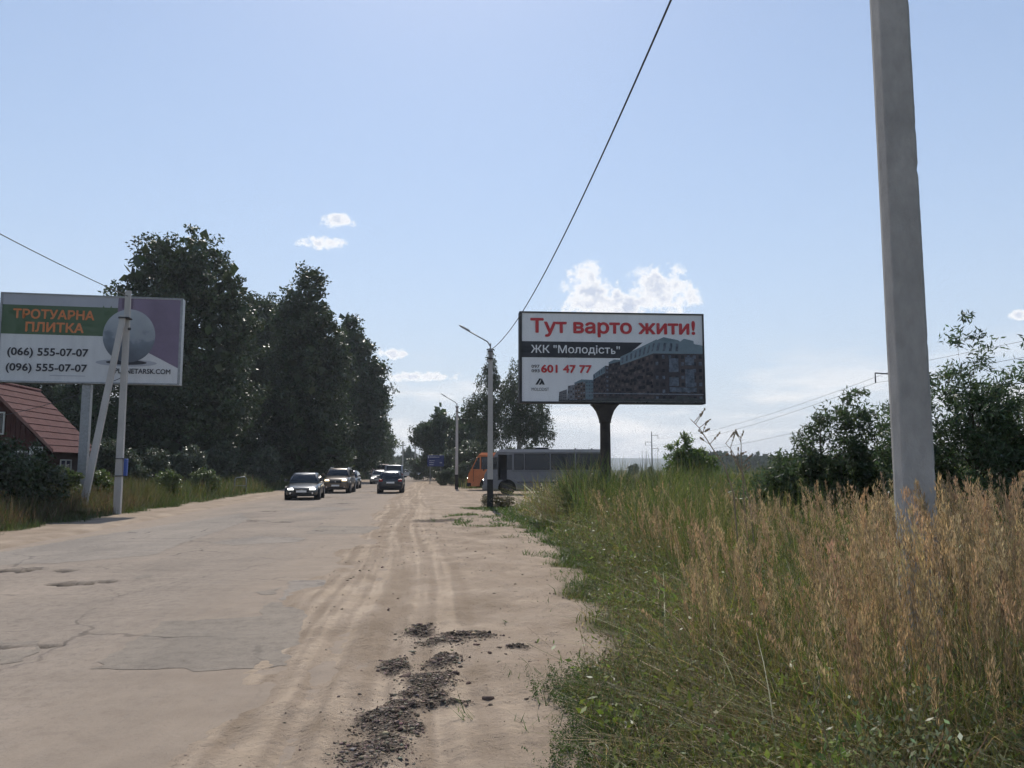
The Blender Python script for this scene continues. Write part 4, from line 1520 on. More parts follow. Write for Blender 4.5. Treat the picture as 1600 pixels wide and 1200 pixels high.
    for cx, cy in ((890, 800), (930, 780), (985, 760), (890, 860), (985, 830), (940, 850), (905, 920), (1050, 800), (1050, 870), (1000, 900)):
        poly('printed_balcony', [(cx - 20, cy + 16), (cx + 22, cy + 10), (cx + 22, cy - 10), (cx - 20, cy - 4)], -.0195, blk)
    poly('printed_rail', [(600, 952), (1438, 956), (1438, 950), (600, 946)], -.022, winl)
    poly('printed_hedge', [(412, 1008), (1441, 1008), (1441, 990), (1250, 960), (1225, 985), (900, 985), (680, 980), (640, 995), (412, 998)], -.0235, mat('print_hedge', (.05, .055, .05), (.10, .10, .10), 9, .6))
    # post with flared head
    pc = P(945, 640, 25.8)
    lx = (pc.x - bl.x) * math.cos(ang) + (pc.y - bl.y) * math.sin(ang)
    head = MB()
    n = 20
    rings = []
    for z, hx, hy in ((zb - .62, .16, .16), (zb - .46, .20, .18), (zb - .28, .27, .19), (zb - .14, .37, .2), (zb - .065, .46, .2)):
        rings.append([(lx + hx * sx, .22 + hy * sy, z) for sx, sy in ((-1, -1), (1, -1), (1, 1), (-1, 1))])
    head.loft(rings)
    head.build('post_head', M_rust, t, bevel=.008)
    post = MB()
    post.tube([(lx, .22, -.5), (lx, .22, zb - .62), (lx, .22, zb - .5)], [.185, .165, .16], 20)
    post.build('post', M_rust, t, smooth=False)
    MB().tube([(lx, .22, zb - .66), (lx, .22, zb - .62)], .2, 20).build('flange', M_rust, t)


billboard_right()


# ------------------------------------------------------------------ left billboard
def billboard_left():
    br_ = P(277, 597, 29.6)
    bl_ = P(-4, 597, 28.5)
    ang = math.atan2(br_.y - bl_.y, br_.x - bl_.x)
    W = math.hypot(br_.x - bl_.x, br_.y - bl_.y)
    t = thing('billboard', 'billboard advertising paving with a grey globe on a purple ground, behind two poles', 'billboard', (bl_.x, bl_.y, 0), ang)
    zb = bl_.z * .5 + br_.z * .5
    H = P(277, 466, 29.6).z - br_.z
    white = mat('poster_white', (.66, .66, .66), (.57, .57, .575), 1.1, .55, .006, 1.4, stretch=(2.2, 1, .5))
    greyw = mat('poster_grey', (.40, .41, .45), (.36, .37, .41), 1.3, .55)
    green = mat('poster_green', (.085, .135, .075), (.075, .12, .066), 3, .55)
    orange = mat('poster_orange', (.60, .21, .08), rough=.5)
    purple = mat('poster_purple', (.21, .165, .235), (.16, .125, .18), .8, .55)
    purple_d = mat('poster_plum', (.12, .085, .125), rough=.55)
    ink = mat('poster_ink', (.04, .04, .048), rough=.5)

    def U(cx, cy):
        return (cx + 16) / 1124.0 * W, zb + (1028 - cy) / 532.0 * H

    def poly(name, pts, yy, m):
        return flat(name, [U(*p) for p in pts], yy, m, t)

    def tx(s, x0, x1, cy0, cy1, m, bold, yy=-.014):
        a, b = U(x0, cy1), U(x1, cy0)
        return text_mesh('lettering', s, a[0], b[0], a[1], b[1], yy, m, t, bold)
    MB().box(-.08, W + .08, .03, .40, zb - .05, zb + H + .05).build('board_box', M_steel, t, bevel=.01)
    fr = MB()
    fr.box(-.08, W + .08, -.03, .03, zb + H, zb + H + .05)
    fr.box(-.08, W + .08, -.03, .03, zb - .06, zb)
    fr.box(-.08, 0, -.03, .03, zb - .002, zb + H + .002)
    fr.box(W, W + .09, -.03, .03, zb - .002, zb + H + .002)
    fr.build('frame', M_steel, t)
    MB().box(0, W, 0, .03, zb, zb + H).build('poster', white, t)
    poly('grey_strip', [(-16, 562), (706, 562), (706, 498), (-16, 498)], -.004, greyw)
    poly('green_band', [(-16, 742), (706, 742), (706, 562), (-16, 562)], -.005, green)
    poly('purple_ground', [(700, 700), (920, 842), (1108, 932), (1108, 498), (705, 498)], -.006, purple)
    poly('plum_corner', [(728, 565), (800, 565), (800, 500), (728, 500)], -.0065, purple_d)
    # printed globe
    gm = bpy.data.materials.new('printed_globe')
    gm.use_nodes = True
    n, l = gm.node_tree.nodes, gm.node_tree.links
    b = n['Principled BSDF']
    b.inputs['Roughness'].default_value = .55
    tc = n.new('ShaderNodeTexCoord')
    sep = n.new('ShaderNodeSeparateXYZ')
    l.new(tc.outputs['Generated'], sep.inputs[0])
    nz = n.new('ShaderNodeTexNoise')
    nz.inputs['Scale'].default_value = 1.6
    nz.inputs['Detail'].default_value = 7
    l.new(tc.outputs['Object'], nz.inputs['Vector'])
    f = nmath(n, l, 'ADD', sep.outputs['Z'], nmath(n, l, 'MULTIPLY', nmath(n, l, 'SUBTRACT', nz.outputs['Fac'], .5), 1.1))
    rp = n.new('ShaderNodeValToRGB')
    e = rp.color_ramp.elements
    e[0].position, e[0].color = .05, (.10, .115, .14, 1)
    e[1].position, e[1].color = .95, (.36, .39, .42, 1)
    for p, c in ((.42, (.17, .20, .235, 1)), (.5, (.27, .30, .33, 1))):
        q = e.new(p)
        q.color = c
    l.new(f, rp.inputs[0])
    l.new(rp.outputs[0], b.inputs['Base Color'])
    poly('printed_shadow', [(775 + 195 * math.cos(a), 905 + 22 * math.sin(a)) for a in np.linspace(0, -2 * math.pi, 40, endpoint=False)], -.008, greyw)
    poly('printed_shadow', [(775 + 130 * math.cos(a), 902 + 15 * math.sin(a)) for a in np.linspace(0, -2 * math.pi, 40, endpoint=False)], -.009, ink)
    poly('globe_print', [(784 + 168 * math.cos(a), 735 + 166 * math.sin(a)) for a in np.linspace(0, -2 * math.pi, 64, endpoint=False)], -.011, gm)
    tx('ТРОТУАРНА', 55, 555, 588, 644, orange, .034)
    tx('ПЛИТКА', 135, 492, 668, 724, orange, .034)
    tx('(066) 555-07-07', 33, 530, 826, 886, ink, .026)
    tx('(096) 555-07-07', 30, 528, 922, 980, ink, .026)
    tx('PLANETARSK.COM', 706, 1060, 940, 970, ink, .022)
    poly('fine_print', [(300, 994), (520, 994), (520, 990), (300, 990)], -.012, greyw)
    for cx in (612, 660):
        poly('printed_mark', [(cx - 5, 562), (cx + 5, 562), (cx, 548)], -.007, green)
    pc = P(137, 640, 29.4)
    lx = (pc.x - bl_.x) * math.cos(ang) + (pc.y - bl_.y) * math.sin(ang)
    MB().box(lx - .15, lx + .15, .1, .36, -.4, zb - .05).build('post', M_steel, t, bevel=.01)


billboard_left()


# ------------------------------------------------------------------ poles, lamps and wires
def conc_pole(t, h, wb, wt, m, rows=3, chip=0.0, seed=1, tar=0.0, z0=-.4, prof=None, name='shaft'):
    rng = np.random.default_rng(seed)
    prof = prof or [(-.5, -.28), (.5, -.36), (.5, .36), (-.5, .28)]
    mb = MB()
    rings = []
    for k in range(rows + 1):
        z = z0 + (h - z0) * k / rows
        s = wb + (wt - wb) * max(0, z) / h
        rings.append([((x - (abs(rng.normal(0, chip)) * (2.2 if rng.random() < .12 else .6) if x > .47 else 0)) * s, y * s, z) for x, y in prof])
    mb.loft(rings)
    mb.build(name, m, t)
    if tar:
        s = wb * 1.06
        s2 = (wb + (wt - wb) * tar / h) * 1.05
        MB().loft([[(x * s, y * s, z0) for x, y in prof], [(x * s2, y * s2, tar) for x, y in prof]]).build('tarred_base', M_tar, t)


def street_lamp(label, px, D, h, armz, lean=0):
    x, y, z = gpoint(px, D)
    t = thing('street_lamp', label, 'street lamp', (x, y, z), 0, 'street lamps on concrete poles')
    conc_pole(t, h, .235, .17, M_conc_l, 3, 0, tar=1.15)
    a = MB()
    hz = h + armz
    a.tube([(0, -.09, h - .5), (0, -.09, h + .2), (-.02, -.09, hz - .35), (-.12, -.09, hz - .18), (-.3, -.09, hz - .08), (-1.0, -.09, hz + .32)], .028, 8)
    a.build('arm', M_steel, t, smooth=True)
    hd = MB()
    d = Vector((-.7, 0, .4)).normalized()
    M4 = Matrix.Translation((-.86, -.09, hz + .255)) @ Matrix.Rotation(math.atan2(.4, .7), 4, 'Y')
    rings = []
    for u, wd, th in ((.02, .04, .035), (-.08, .085, .05), (-.35, .1, .045), (-.48, .075, .025)):
        rings.append([tuple(M4 @ Vector((u, wd * c, th * s))) for c, s in ((1, -.6), (1, .4), (.5, 1), (-.5, 1), (-1, .4), (-1, -.6))])
    hd.loft(rings)
    hd.build('lamp_head', M_steel, t, smooth=False)
    for zz in (h - .12, h - .42):
        MB().box(-.11, .11, -.125, .09, zz - .02, zz + .02).build('clamp', M_dsteel, t)
    ins = MB()
    ins.box(-.16, .16, -.03, .03, h - .06, h - .02)
    ins.build('cable_bracket', M_dsteel, t)
    return t


L1 = street_lamp('near street lamp on a concrete pole beside the grey bus', 766.5, 32.3, 6.45, .45)
L2 = street_lamp('far street lamp on a concrete pole left of the birches', 715, 62, 6.45, .45)

bp = Vector((2.305, 4.62, 0))
t = thing('utility_pole', 'huge grey concrete pole close up in the feather grass', 'pole', (bp.x, bp.y, -.02), R(-24))
conc_pole(t, 7.8, .216, .206, M_conc_near, 190, .011, 3, z0=-.3, prof=[(-.5, .18), (-.46, .02), (-.29, -.31), (-.25, -.335), (.44, -.30), (.5, -.24), (.5, .3), (-.4, .3)])
MB().box(-.14, .14, -.02, .06, 7.5, 7.56).build('cable_bracket', M_dsteel, t)

# left pair: upright and strut
x, y, z = gpoint(197, 28.2)
t = thing('utility_pole', 'concrete pole with a slanting concrete strut in front of the left billboard', 'pole', (x, y, z), R(8))
conc_pole(t, 7.95, .245, .18, M_conc_l, 6, 0, 5)
sx = -1.0
st = MB()
tp = Vector((-.06, -.19, 7.0))
bt = Vector((sx, -.55, -.25))
dr = (tp - bt).normalized()
sd = dr.cross(Vector((0, 1, 0))).normalized()
fw = sd.cross(dr).normalized()
rings = []
for k, s in ((0, .22), (.5, .205), (1, .18)):
    c = bt.lerp(tp, k)
    rings.append([tuple(c + sd * a * s + fw * b * s) for a, b in ((-.5, -.3), (.5, -.36), (.5, .36), (-.5, .3))])
st.loft(rings)
st.build('strut', M_conc_l, t)
for zz in (1.95, 1.35):
    MB().box(-.155, .155, -.12, .12, zz - .015, zz + .015).build('steel_band', M_dsteel, t)
MB().box(-.2, .15, -.3, .1, 6.9, 6.95).build('strut_bracket', M_dsteel, t)
MB().box(.15, .27, -.06, .08, 1.35, 1.95).build('meter_box', mat('blue_paint', (.06, .11, .34), (.05, .09, .28), 8, .5), t, bevel=.02)
MB().tube([(.1, -.1, 6.55), (.17, -.12, 6.55)], .05, 8).build('insulator', M_dsteel, t)
LP_top = Vector((x, y, z + 7.75))


def wire(label, a, b, sag, r=.011, n=28, name='overhead_wire', group=None, parent=None):
    a, b = Vector(a), Vector(b)
    pts = []
    for k in range(n + 1):
        u = k / n
        p = a.lerp(b, u)
        p.z -= 4 * sag * u * (1 - u)
        pts.append(p)
    o = MB().tube(pts, r, 5).build(name, M_wire, parent)
    if parent is None:
        tag(o, label, 'wire', group)
    return o


l1 = Vector(L1.location) + Vector((.02, -.05, 6.40))
l2 = Vector(L2.location) + Vector((0, -.05, 6.40))
wire('cable from the huge near pole down to the near street lamp', (2.25, 4.62, 7.50), l1, .92, .013, 40)
wire('cable sagging from the near street lamp to the far one', l1, l2, 1.0, .014)
wire('cable running from the left utility pole off the left of the view', LP_top, (-10.0, -4, 8.1), .55, .014)
wire('thin service cable crossing in front of the red roof', LP_top - Vector((0, 0, 2.9)), P(-40, 655, 36), .25, .011)

# power line across the field on the right
def power_pole(label, X, Y, h, r=.17, arms=True, group='power line poles in the field'):
    t = thing('power_pole', label, 'power pole', (X, Y, 0), 0, group)
    MB().tube([(0, 0, -.4), (0, 0, h)], [r, r * .65], 10).build('shaft', M_conc, t, smooth=True)
    if arms:
        for zz, xx in ((h - 1.0, 1.6), (h - 2.7, -1.6), (h - 4.3, 1.6)):
            MB().tube([(0, 0, zz), (xx, 0, zz + .12)], .06, 6).build('crossarm', M_dsteel, t)
            MB().tube([(xx, 0, zz + .12), (xx, 0, zz - .75)], [.05, .07], 6).build('insulator', M_dsteel, t)
    return t


tops = []
for i, (X, Y, h, lab) in enumerate([(33.6, 70, 12.6, 'tall power pole almost hidden by the huge near pole'), (35.2, 202, 11.0, 'distant power pole with crossarms right of the billboard post')]):
    power_pole(lab, X, Y, h, .2 if i else .17)
    tops.append((X, Y, h))
power_pole('thin far pole, left one of the pair beside the distant power pole', 53.5, 330, 9.2, .16, False)
power_pole('thin far pole, right one of the pair beside the distant power pole', 56, 335, 9.2, .16, False)
for dz, dx, nm in ((1.75, 1.6, 'top'), (3.45, -1.6, 'middle'), (5.05, 1.6, 'lowest')):
    a = Vector((33.6 + dx, 70, 12.6 - dz))
    b = Vector((35.2 + dx, 202, 11.0 - dz))
    wire(nm + ' power line wire falling away across the field', b, a, 1.4, .016)
    wire(nm + ' power line wire leaving the right edge of the view', a, (33 + dx, -40, 13.2 - dz), 1.2, .013)

# far roadside poles down the road
for px, D, h, lab in ((632, 165, 7.2, 'distant wooden pole with crossarm, left of the two down the road'), (651, 160, 6.6, 'distant wooden pole, right of the two down the road')):
    g0 = gpoint(px, D)
    t = thing('power_pole', lab, 'power pole', g0, 0, 'poles down the road')
    MB().tube([(0, 0, -.3), (0, 0, h)], [.16, .12], 8).build('shaft', M_conc, t)
    MB().box(-.6, .6, -.05, .05, h - .8, h - .68).build('crossarm', M_dsteel, t)
    MB().box(-.4, .4, -.05, .05, h - .35, h - .25).build('crossarm', M_dsteel, t)

# ------------------------------------------------------------------ road sign, hoop, dry stalks
def road_sign():
    x, y, z = gpoint(685, 86)
    t = thing('road_sign', 'blue direction sign with white lines of text by the right roadside', 'road sign', (x, y, z), R(2))
    blue = mat('sign_blue', (.030, .045, .17), (.026, .04, .15), 3, .5)
    wht = mat('sign_white', (.6, .62, .66), rough=.5)
    MB().box(-1.05, .72, 0, .04, 1.85, 3.05).build('panel', blue, t, bevel=.01)
    for zz in (2.1, 2.75):
        MB().box(-1.0, .68, .042, .09, zz, zz + .06).build('rail', M_steel, t)
    for xx in (-.75, .4):
        MB().tube([(xx, .12, -.3), (xx, .12, 2.95)], .045, 8).build('post', M_steel, t)
    for x0, x1, zz, hh in ((-.80, .22, 2.80, .10), (-.82, -.28, 2.42, .08), (-.82, -.36, 2.22, .08), (-.82, -.4, 2.0, .08), (.28, .55, 2.2, .12)):
        k = MB()
        xx = x0
        rr = random.Random(int(zz * 100))
        while xx < x1:
            w_ = rr.uniform(.035, .06)
            k.box(xx, xx + w_, -.006, -.002, zz, zz + hh * rr.uniform(.75, 1))
            xx += w_ + .02
        tag(k.build('lettering', wht, t), kind='stuff')
    MB().poly([(-.97, -.004, 2.74), (-.89, -.004, 2.74), (-.89, -.004, 2.93), (-.97, -.004, 2.93)]).build('arrow', wht, t)


road_sign()
x, y, z = gpoint(384, 50)
t = thing('barrier_hoop', 'small bent metal hoop standing in the left verge weeds', 'hoop', (x, y, z), R(10))
MB().tube([(-.34, 0, -.2), (-.34, 0, .88), (-.26, 0, 1.0), (.24, 0, 1.06), (.33, 0, .96), (.34, 0, -.2)], .03, 8).build('rail', M_steel, t, smooth=True)
MB().tube([(-.34, 0, .5), (.34, 0, .52)], .02, 6).build('crossbar', M_steel, t)


def stalk(label, pts, D, seed, twigs):
    rng = random.Random(seed)
    w = [P(px, py, D) for px, py in pts]
    base = Vector((w[-1].x + .08, D, float(gz(w[-1].x, D))))
    t = thing('dry_weed_stalk', label, 'weed', base, 0, 'dry weed stalks above the reeds')
    pp = [p - base for p in w[::-1]]
    pp = [Vector((0, 0, -.03))] + pp
    n = len(pp)
    m = mat('dry_stalk', (.20, .155, .10), (.28, .22, .15), 20, .9)
    MB().tube(pp, [.009 - .006 * k / (n - 1) for k in range(n)], 5).build('stem', m, t)
    for k in range(twigs):
        i = rng.randint(n // 2, n - 1)
        a = pp[i - 1].lerp(pp[i], rng.random())
        d = Vector((rng.uniform(-1, 1), rng.uniform(-.6, .6), rng.uniform(.3, 1))).normalized() * rng.uniform(.07, .2)
        tw = MB()
        tw.tube([a, a + d * .6, a + d], [.004, .003, .002], 4)
        for q in range(5):
            c = a + d * rng.uniform(.5, 1.05)
            tw.box(-.006, .006, -.006, .006, -.012, .012, Matrix.Translation(c) @ Matrix.Rotation(rng.uniform(0, 3), 4, 'X'))
        tw.build('twig', m, t)


stalk('long dry stalk bent to the left above the bright bush', [(1079, 655), (1092, 668), (1104, 686), (1118, 708), (1132, 728), (1146, 770)], 8.2, 3, 9)
stalk('upright forked dry stalk against the sky by the willow bush', [(1157, 681), (1158, 695), (1158, 714), (1160, 740), (1163, 790)], 8.6, 5, 6)
stalk('slanting dry stalk just left of the forked one', [(1133, 692), (1142, 702), (1150, 716), (1160, 738), (1172, 790)], 8.9, 8, 7)


# ------------------------------------------------------------------ house
def house():
    t = thing('house', 'small dark timber house with a steep red metal roof behind the left bush', 'house', (0, 0, 0))
    c0 = Vector((-20.75, 36.0, 0))         # near right wall corner under the eave
    ang = math.atan2(.12, 1.0)
    t.location = (c0.x, c0.y, .1)
    t.rotation_euler = (0, 0, ang)
    wall = mat('house_planks', (.045, .022, .019), (.075, .036, .03), 6, .85, .004, 30, stretch=(1, 1, 4))
    gab = mat('gable_planks', (.065, .025, .022), (.095, .038, .032), 6, .85, stretch=(4, 1, 1))
    roof = mat('roof_red', (.092, .042, .04), (.128, .06, .056), 2.5, .85, .002, 20, spec=.12)
    trim = mat('barge_board', (.22, .12, .10), rough=.7)
    whitef = mat('window_white', (.6, .6, .58), rough=.6)
    Wd, Ln, He, Hr = 5.7, 4.8, 2.42, 5.45
    # local: x from -Wd (left) to 0 (right wall), y 0 (gable facing the road bend) to Ln
    b = MB()
    b.box(-Wd + .3, -.3, .3, Ln - .3, -.4, He)
    b.build('wall_core', wall, t)
    for i in range(11):
        z0 = i * .22
        MB().box(-.30, -.22 - .01 * (i % 2), .27, Ln - .2, z0, z0 + .205).build('plank', wall, t)
        MB().box(-Wd + .2, -.22, .20 - .008 * (i % 2), .29, z0, z0 + .205).build('plank', wall, t)
    g = MB()
    g.prism([(-Wd + .3, He), (-.3, He), (-Wd / 2, Hr - .3)], .26, Ln - .3)
    g.build('gable_core', gab, t)
    for i in range(24):
        x0 = -Wd + .35 + i * .21
        x1 = x0 + .19
        top = lambda x: He + (Hr - .25 - He) * (1 - abs(x + Wd / 2) / (Wd / 2 - .25))
        if min(top(x0), top(x1)) > He + .03:
            MB().prism([(x0, He), (x1, He), (x1, top(x1)), (x0, top(x0))], .21 - .006 * (i % 2), .255).build('plank', gab, t)
    # roof: courses stepped like metal tile
    slope = Vector((-Wd / 2 - .0, 0, Hr - He + .15))
    for side in (0, 1):
        n = 10
        for k in range(n):
            def pt(u, y, off):
                if side == 0:
                    e, r_ = Vector((.28, y, He - .18)), Vector((-Wd / 2, y, Hr))
                else:
                    e, r_ = Vector((-Wd - .28, y, He - .18)), Vector((-Wd / 2, y, Hr))
                nn = Vector(((1 if side == 0 else -1) * .72, 0, .69))
                return e.lerp(r_, u) + nn * off
            mb = MB()
            nw = 26
            u0, u1 = k / n, (k + 1) / n + .012
            for j in range(nw):
                ya, yb = -.35 + (Ln + .7) * j / nw, -.35 + (Ln + .7) * (j + 1) / nw
                for (y0, y1, o0, o1) in ((ya, (ya + yb) / 2, .0, .02), ((ya + yb) / 2, yb, .02, .0)):
                    q = [pt(u0, y0, .035 + o0), pt(u0, y1, .035 + o1), pt(u1, y1, .0 + o1), pt(u1, y0, .0 + o0)]
                    mb.poly(q if side == 0 else q[::-1])
                    lo = [pt(u0, y0, -.005), pt(u0, y1, -.005), pt(u0, y1, .035 + o1), pt(u0, y0, .035 + o0)]
                    mb.poly(lo if side == 0 else lo[::-1])
            mb.build('roof_course', roof, t)
    MB().tube([(-Wd / 2, -.36, Hr + .03), (-Wd / 2, Ln + .36, Hr + .03)], .09, 10).build('ridge_cap', roof, t)
    for sgn in (0, 1):
        e = Vector((.30 if sgn == 0 else -Wd - .30, -.37, He - .2))
        r_ = Vector((-Wd / 2, -.37, Hr - .02))
        mb = MB()
        mb.poly([e, e + Vector((0, 0, .14)), r_ + Vector((0, 0, .1)), r_ + Vector((0, 0, -.06))] if sgn else [e + Vector((0, 0, .14)), e, r_ + Vector((0, 0, -.06)), r_ + Vector((0, 0, .1))])
        d = Vector((0, .05, 0))
        mb.poly([e + d, e + Vector((0, 0, .14)) + d, r_ + Vector((0, 0, .1)) + d, r_ + Vector((0, 0, -.06)) + d])
        mb.build('barge_board', trim, t)
    # windows

    def window(x0, x1, z0, z1, y, nm='window'):
        w_ = MB().box(x0, x1, y, y + .05, z0, z1).build(nm, M_glass, t)
        f = MB()
        for a in ((x0 - .06, x0, z0 - .06, z1 + .06), (x1, x1 + .06, z0 - .06, z1 + .06), (x0, x1, z0 - .06, z0), (x0, x1, z1, z1 + .06), ((x0 + x1) / 2 - .02, (x0 + x1) / 2 + .02, z0, z1)):
            f.box(a[0], a[1], y - .03, y + .02, a[2], a[3])
        f.build('window_frame', whitef, w_)
    window(-2.9, -2.1, 3.1, 4.0, .17)
    window(-1.5, -.9, 2.25 - .9, 2.25, .16)
    # side wall window
    w_ = MB().box(-.215, -.16, 1.6, 2.7, .95, 1.9).build('window', M_glass, t)
    f = MB()
    for a in ((1.54, 1.6, .9, 1.95), (2.7, 2.76, .9, 1.95), (2.12, 2.18, .95, 1.9), (1.6, 2.7, .9, .95), (1.6, 2.7, 1.9, 1.95)):
        f.box(-.17, -.13, a[0], a[1], a[2], a[3])
    f.build('window_frame', whitef, w_)
    MB().box(-.9, -.35, .12, .17, 2.15, 2.5).build('sign_plate', whitef, t)


house()


# ------------------------------------------------------------------ vehicles
def ring(hw, zb, zt, y, crown=.02):
    h = zt - zb
    half = [(0, zb), (.78 * hw, zb), (.95 * hw, zb + .10 * h), (hw, zb + .38 * h), (.985 * hw, zb + .66 * h), (.93 * hw, zt - .08 * h), (.80 * hw, zt), (.4 * hw, zt + crown)]
    pts = half + [(0, zt + crown * 1.2)] + [(-x, z) for x, z in half[:0:-1]]
    return [(x, y, z) for x, z in pts]


def car(name, label, cat, px, D, rz, L, W, H, paint, kind='sedan', lights=None, group='cars on the road', rear=False, rails=False):
    x = (px - 800) / FPX * D * 1.012
    t = thing(name, label, cat, (x, D, 0.0), rz, group)
    S = {'sedan': [(0, .66, .34, .52), (.012, .80, .24, .60), (.05, .90, .19, .68), (.14, .97, .17, .76), (.28, 1, .17, .86), (.34, 1, .17, .90), (.55, 1, .17, .92), (.8, .99, .18, .95), (.93, .94, .22, .95), (.985, .86, .28, .88), (1, .74, .36, .76)],
         'suv': [(0, .70, .42, .74), (.012, .84, .30, .86), (.05, .93, .24, .96), (.13, .98, .22, 1.03), (.25, 1, .22, 1.09), (.32, 1, .22, 1.12), (.6, 1, .22, 1.14), (.9, .98, .24, 1.14), (.985, .92, .32, 1.1), (1, .82, .42, 1.0)],
         'hatch': [(0, .68, .36, .62), (.012, .82, .26, .70), (.05, .92, .2, .78), (.14, .97, .18, .86), (.26, 1, .18, .94), (.34, 1, .18, .97), (.6, 1, .18, 1.0), (.9, .98, .2, 1.02), (.985, .93, .26, .98), (1, .84, .36, .88)],
         'van': [(0, .74, .40, .74), (.012, .86, .30, .90), (.05, .94, .24, 1.0), (.12, .98, .22, 1.08), (.2, 1, .22, 1.16), (.3, 1, .22, 1.2), (.6, 1, .22, 1.22), (.92, 1, .24, 1.24), (.988, .97, .28, 1.22), (1, .93, .36, 1.16)]}[kind]
    K = {'sedan': (.27, .40, .70, .90, .92, 1.44), 'suv': (.24, .36, .86, .985, 1.12, 1.66), 'hatch': (.24, .37, .85, .985, .98, 1.5), 'van': (.16, .27, .95, .992, 1.2, 1.95)}[kind]
    zs = H / K[5]
    hw = W / 2
    Y = lambda f: -L / 2 + f * L
    mb = MB()
    mb.loft([ring(hw * a, zb * zs, zt * zs, Y(f)) for f, a, zb, zt in S])
    mb.build('body', paint, t, smooth=True, sub=1)
    b0, r0, r1, b1, zb_, zt_ = K
    zb_ *= zs
    hb, ht = hw * .90, hw * (.70 if kind != 'van' else .82)

    def cr(y, hbm, htp, zt):
        half = [(hbm, zb_ - .08), (hbm, zb_), (htp + (hbm - htp) * .12, zb_ + (zt - zb_) * .86), (htp, zt - .015), (htp * .75, zt + .01), (0, zt + .025)]
        pts = half + [(-a, z) for a, z in half[-2::-1]]
        return [(a, y, z) for a, z in pts]
    zt_ = H - .025
    st = [cr(Y(b0), hb * .93, hb * .93, zb_ + .005), cr(Y(b0 + (r0 - b0) * .5), hb * .97, hb * .97 + (ht - hb) * .5, zb_ + (zt_ - zb_) * .55), cr(Y(r0), hb, ht, zt_ - .04), cr(Y(r0 + .05), hb, ht, zt_),
          cr(Y((r0 + r1) / 2), hb, ht, zt_ + .005), cr(Y(r1), hb, ht * .97, zt_ - .03), cr(Y(r1 + (b1 - r1) * .55), hb * .97, hb * .95 + (ht - hb) * .5, zb_ + (zt_ - zb_) * .52), cr(Y(b1), hb * .92, hb * .92, zb_ + .005)]
    mb = MB()
    mb.loft(st)
    mb.build('roof', paint, t, smooth=True)
    # glazing, a few mm proud of the cabin

    def pane(nm, p, off):
        o = Vector(off)
        return MB().poly([Vector(q) + o for q in p]).build(nm, M_glass, t)
    ya, yb = Y(b0 + .012), Y(r0 - .004)
    ym = Y(b0 + (r0 - b0) * .5)
    zm = zb_ + (zt_ - zb_) * .55
    fz = MB()
    fz.v = [(-hb * .86, ya, zb_ + .04), (hb * .86, ya, zb_ + .04), (hb * .82 + (ht - hb) * .4, ym, zm + .022), (-(hb * .82 + (ht - hb) * .4), ym, zm + .022), (ht * .88, yb, zt_ - .075), (-ht * .88, yb, zt_ - .075)]
    fz.v = [(a, b - .022, c + .02) for a, b, c in fz.v]
    fz.f = [(0, 1, 2, 3), (3, 2, 4, 5)]
    fz.build('windscreen', M_glass, t, smooth=True)
    yc, yd = Y(b1 - .01), Y(r1 + .004)
    ym2 = Y(r1 + (b1 - r1) * .55)
    zm2 = zb_ + (zt_ - zb_) * .52
    rzm = MB()
    rzm.v = [(-hb * .82, yc, zb_ + .05), (hb * .82, yc, zb_ + .05), (hb * .8 + (ht - hb) * .4, ym2, zm2 + .03), (-(hb * .8 + (ht - hb) * .4), ym2, zm2 + .03), (ht * .84, yd, zt_ - .075), (-ht * .84, yd, zt_ - .075)]
    rzm.v = [(a, b + .025, c + .015) for a, b, c in rzm.v]
    rzm.f = [(1, 0, 3, 2), (2, 3, 5, 4)]
    rzm.build('rear_window', M_glass, t, smooth=True)
    for s in (-1, 1):
        f0, f1 = b0 + (r0 - b0) * .35, b1 - (b1 - r1) * .35
        mid = (r0 + r1) / 2
        for (q0, q1, q2, q3) in ((f0, mid - .012, mid - .012, r0 + .015), (mid + .012, f1, r1 - .01, mid + .012)):
            def sp(f, u):
                return Vector((s * (hb + (ht + (hb - ht) * .12 - hb) * u + .012), Y(f), zb_ + (zt_ - zb_) * .86 * u))
            p = [sp(q0, .06), sp(q1, .06), sp(q2, .93), sp(q3, .93)]
            MB().poly(p if s > 0 else p[::-1]).build('side_window', M_glass, t)
        # mirror
        mm = MB()
        mx, my, mz = s * (hw + .03), Y(b0 + .055), zb_ + .1
        rings = [[(mx + s * dx, my + dy * sc, mz + dz * sc) for dy, dz in ((-.06, -.06), (.05, -.06), (.05, .06), (-.06, .06))] for dx, sc in ((-.08, .5), (-.02, 1), (.09, 1), (.14, .6))]
        mm.loft(rings)
        mm.build('mirror', paint, t, bevel=.01)
    # wheels
    wr = {'sedan': .33, 'suv': .36, 'hatch': .31, 'van': .34}[kind]
    for f in (.18, .80):
        for s in (-1, 1):
            cx, cy = s * (hw - .105), Y(f)
            arch = MB()
            arch.tube([(s * (hw - .3), cy, wr), (s * (hw + .004), cy, wr)], wr * 1.16, 24)
            arch.build('wheel_arch', M_black, t)
            ty = MB()
            ty.tube([(cx - .10, cy, wr), (cx - .085, cy, wr), (cx + .09, cy, wr), (cx + .118 if s > 0 else cx + .10, cy, wr)], [wr * .93, wr, wr, wr * .93], 24)
            if s < 0:
                ty = MB()
                ty.tube([(cx - .118, cy, wr), (cx - .09, cy, wr), (cx + .085, cy, wr), (cx + .10, cy, wr)], [wr * .93, wr, wr, wr * .93], 24)
            wo = ty.build('wheel', M_rubber, t)
            rm = MB()
            o = s * .122
            rm.tube([(cx + o - s * .02, cy, wr), (cx + o, cy, wr)], [wr * .64, wr * .6], 18)
            rm.build('rim', M_rim, wo)
    yf = Y(0)
    zlo, zhi = S[1][2] * zs, S[1][3] * zs
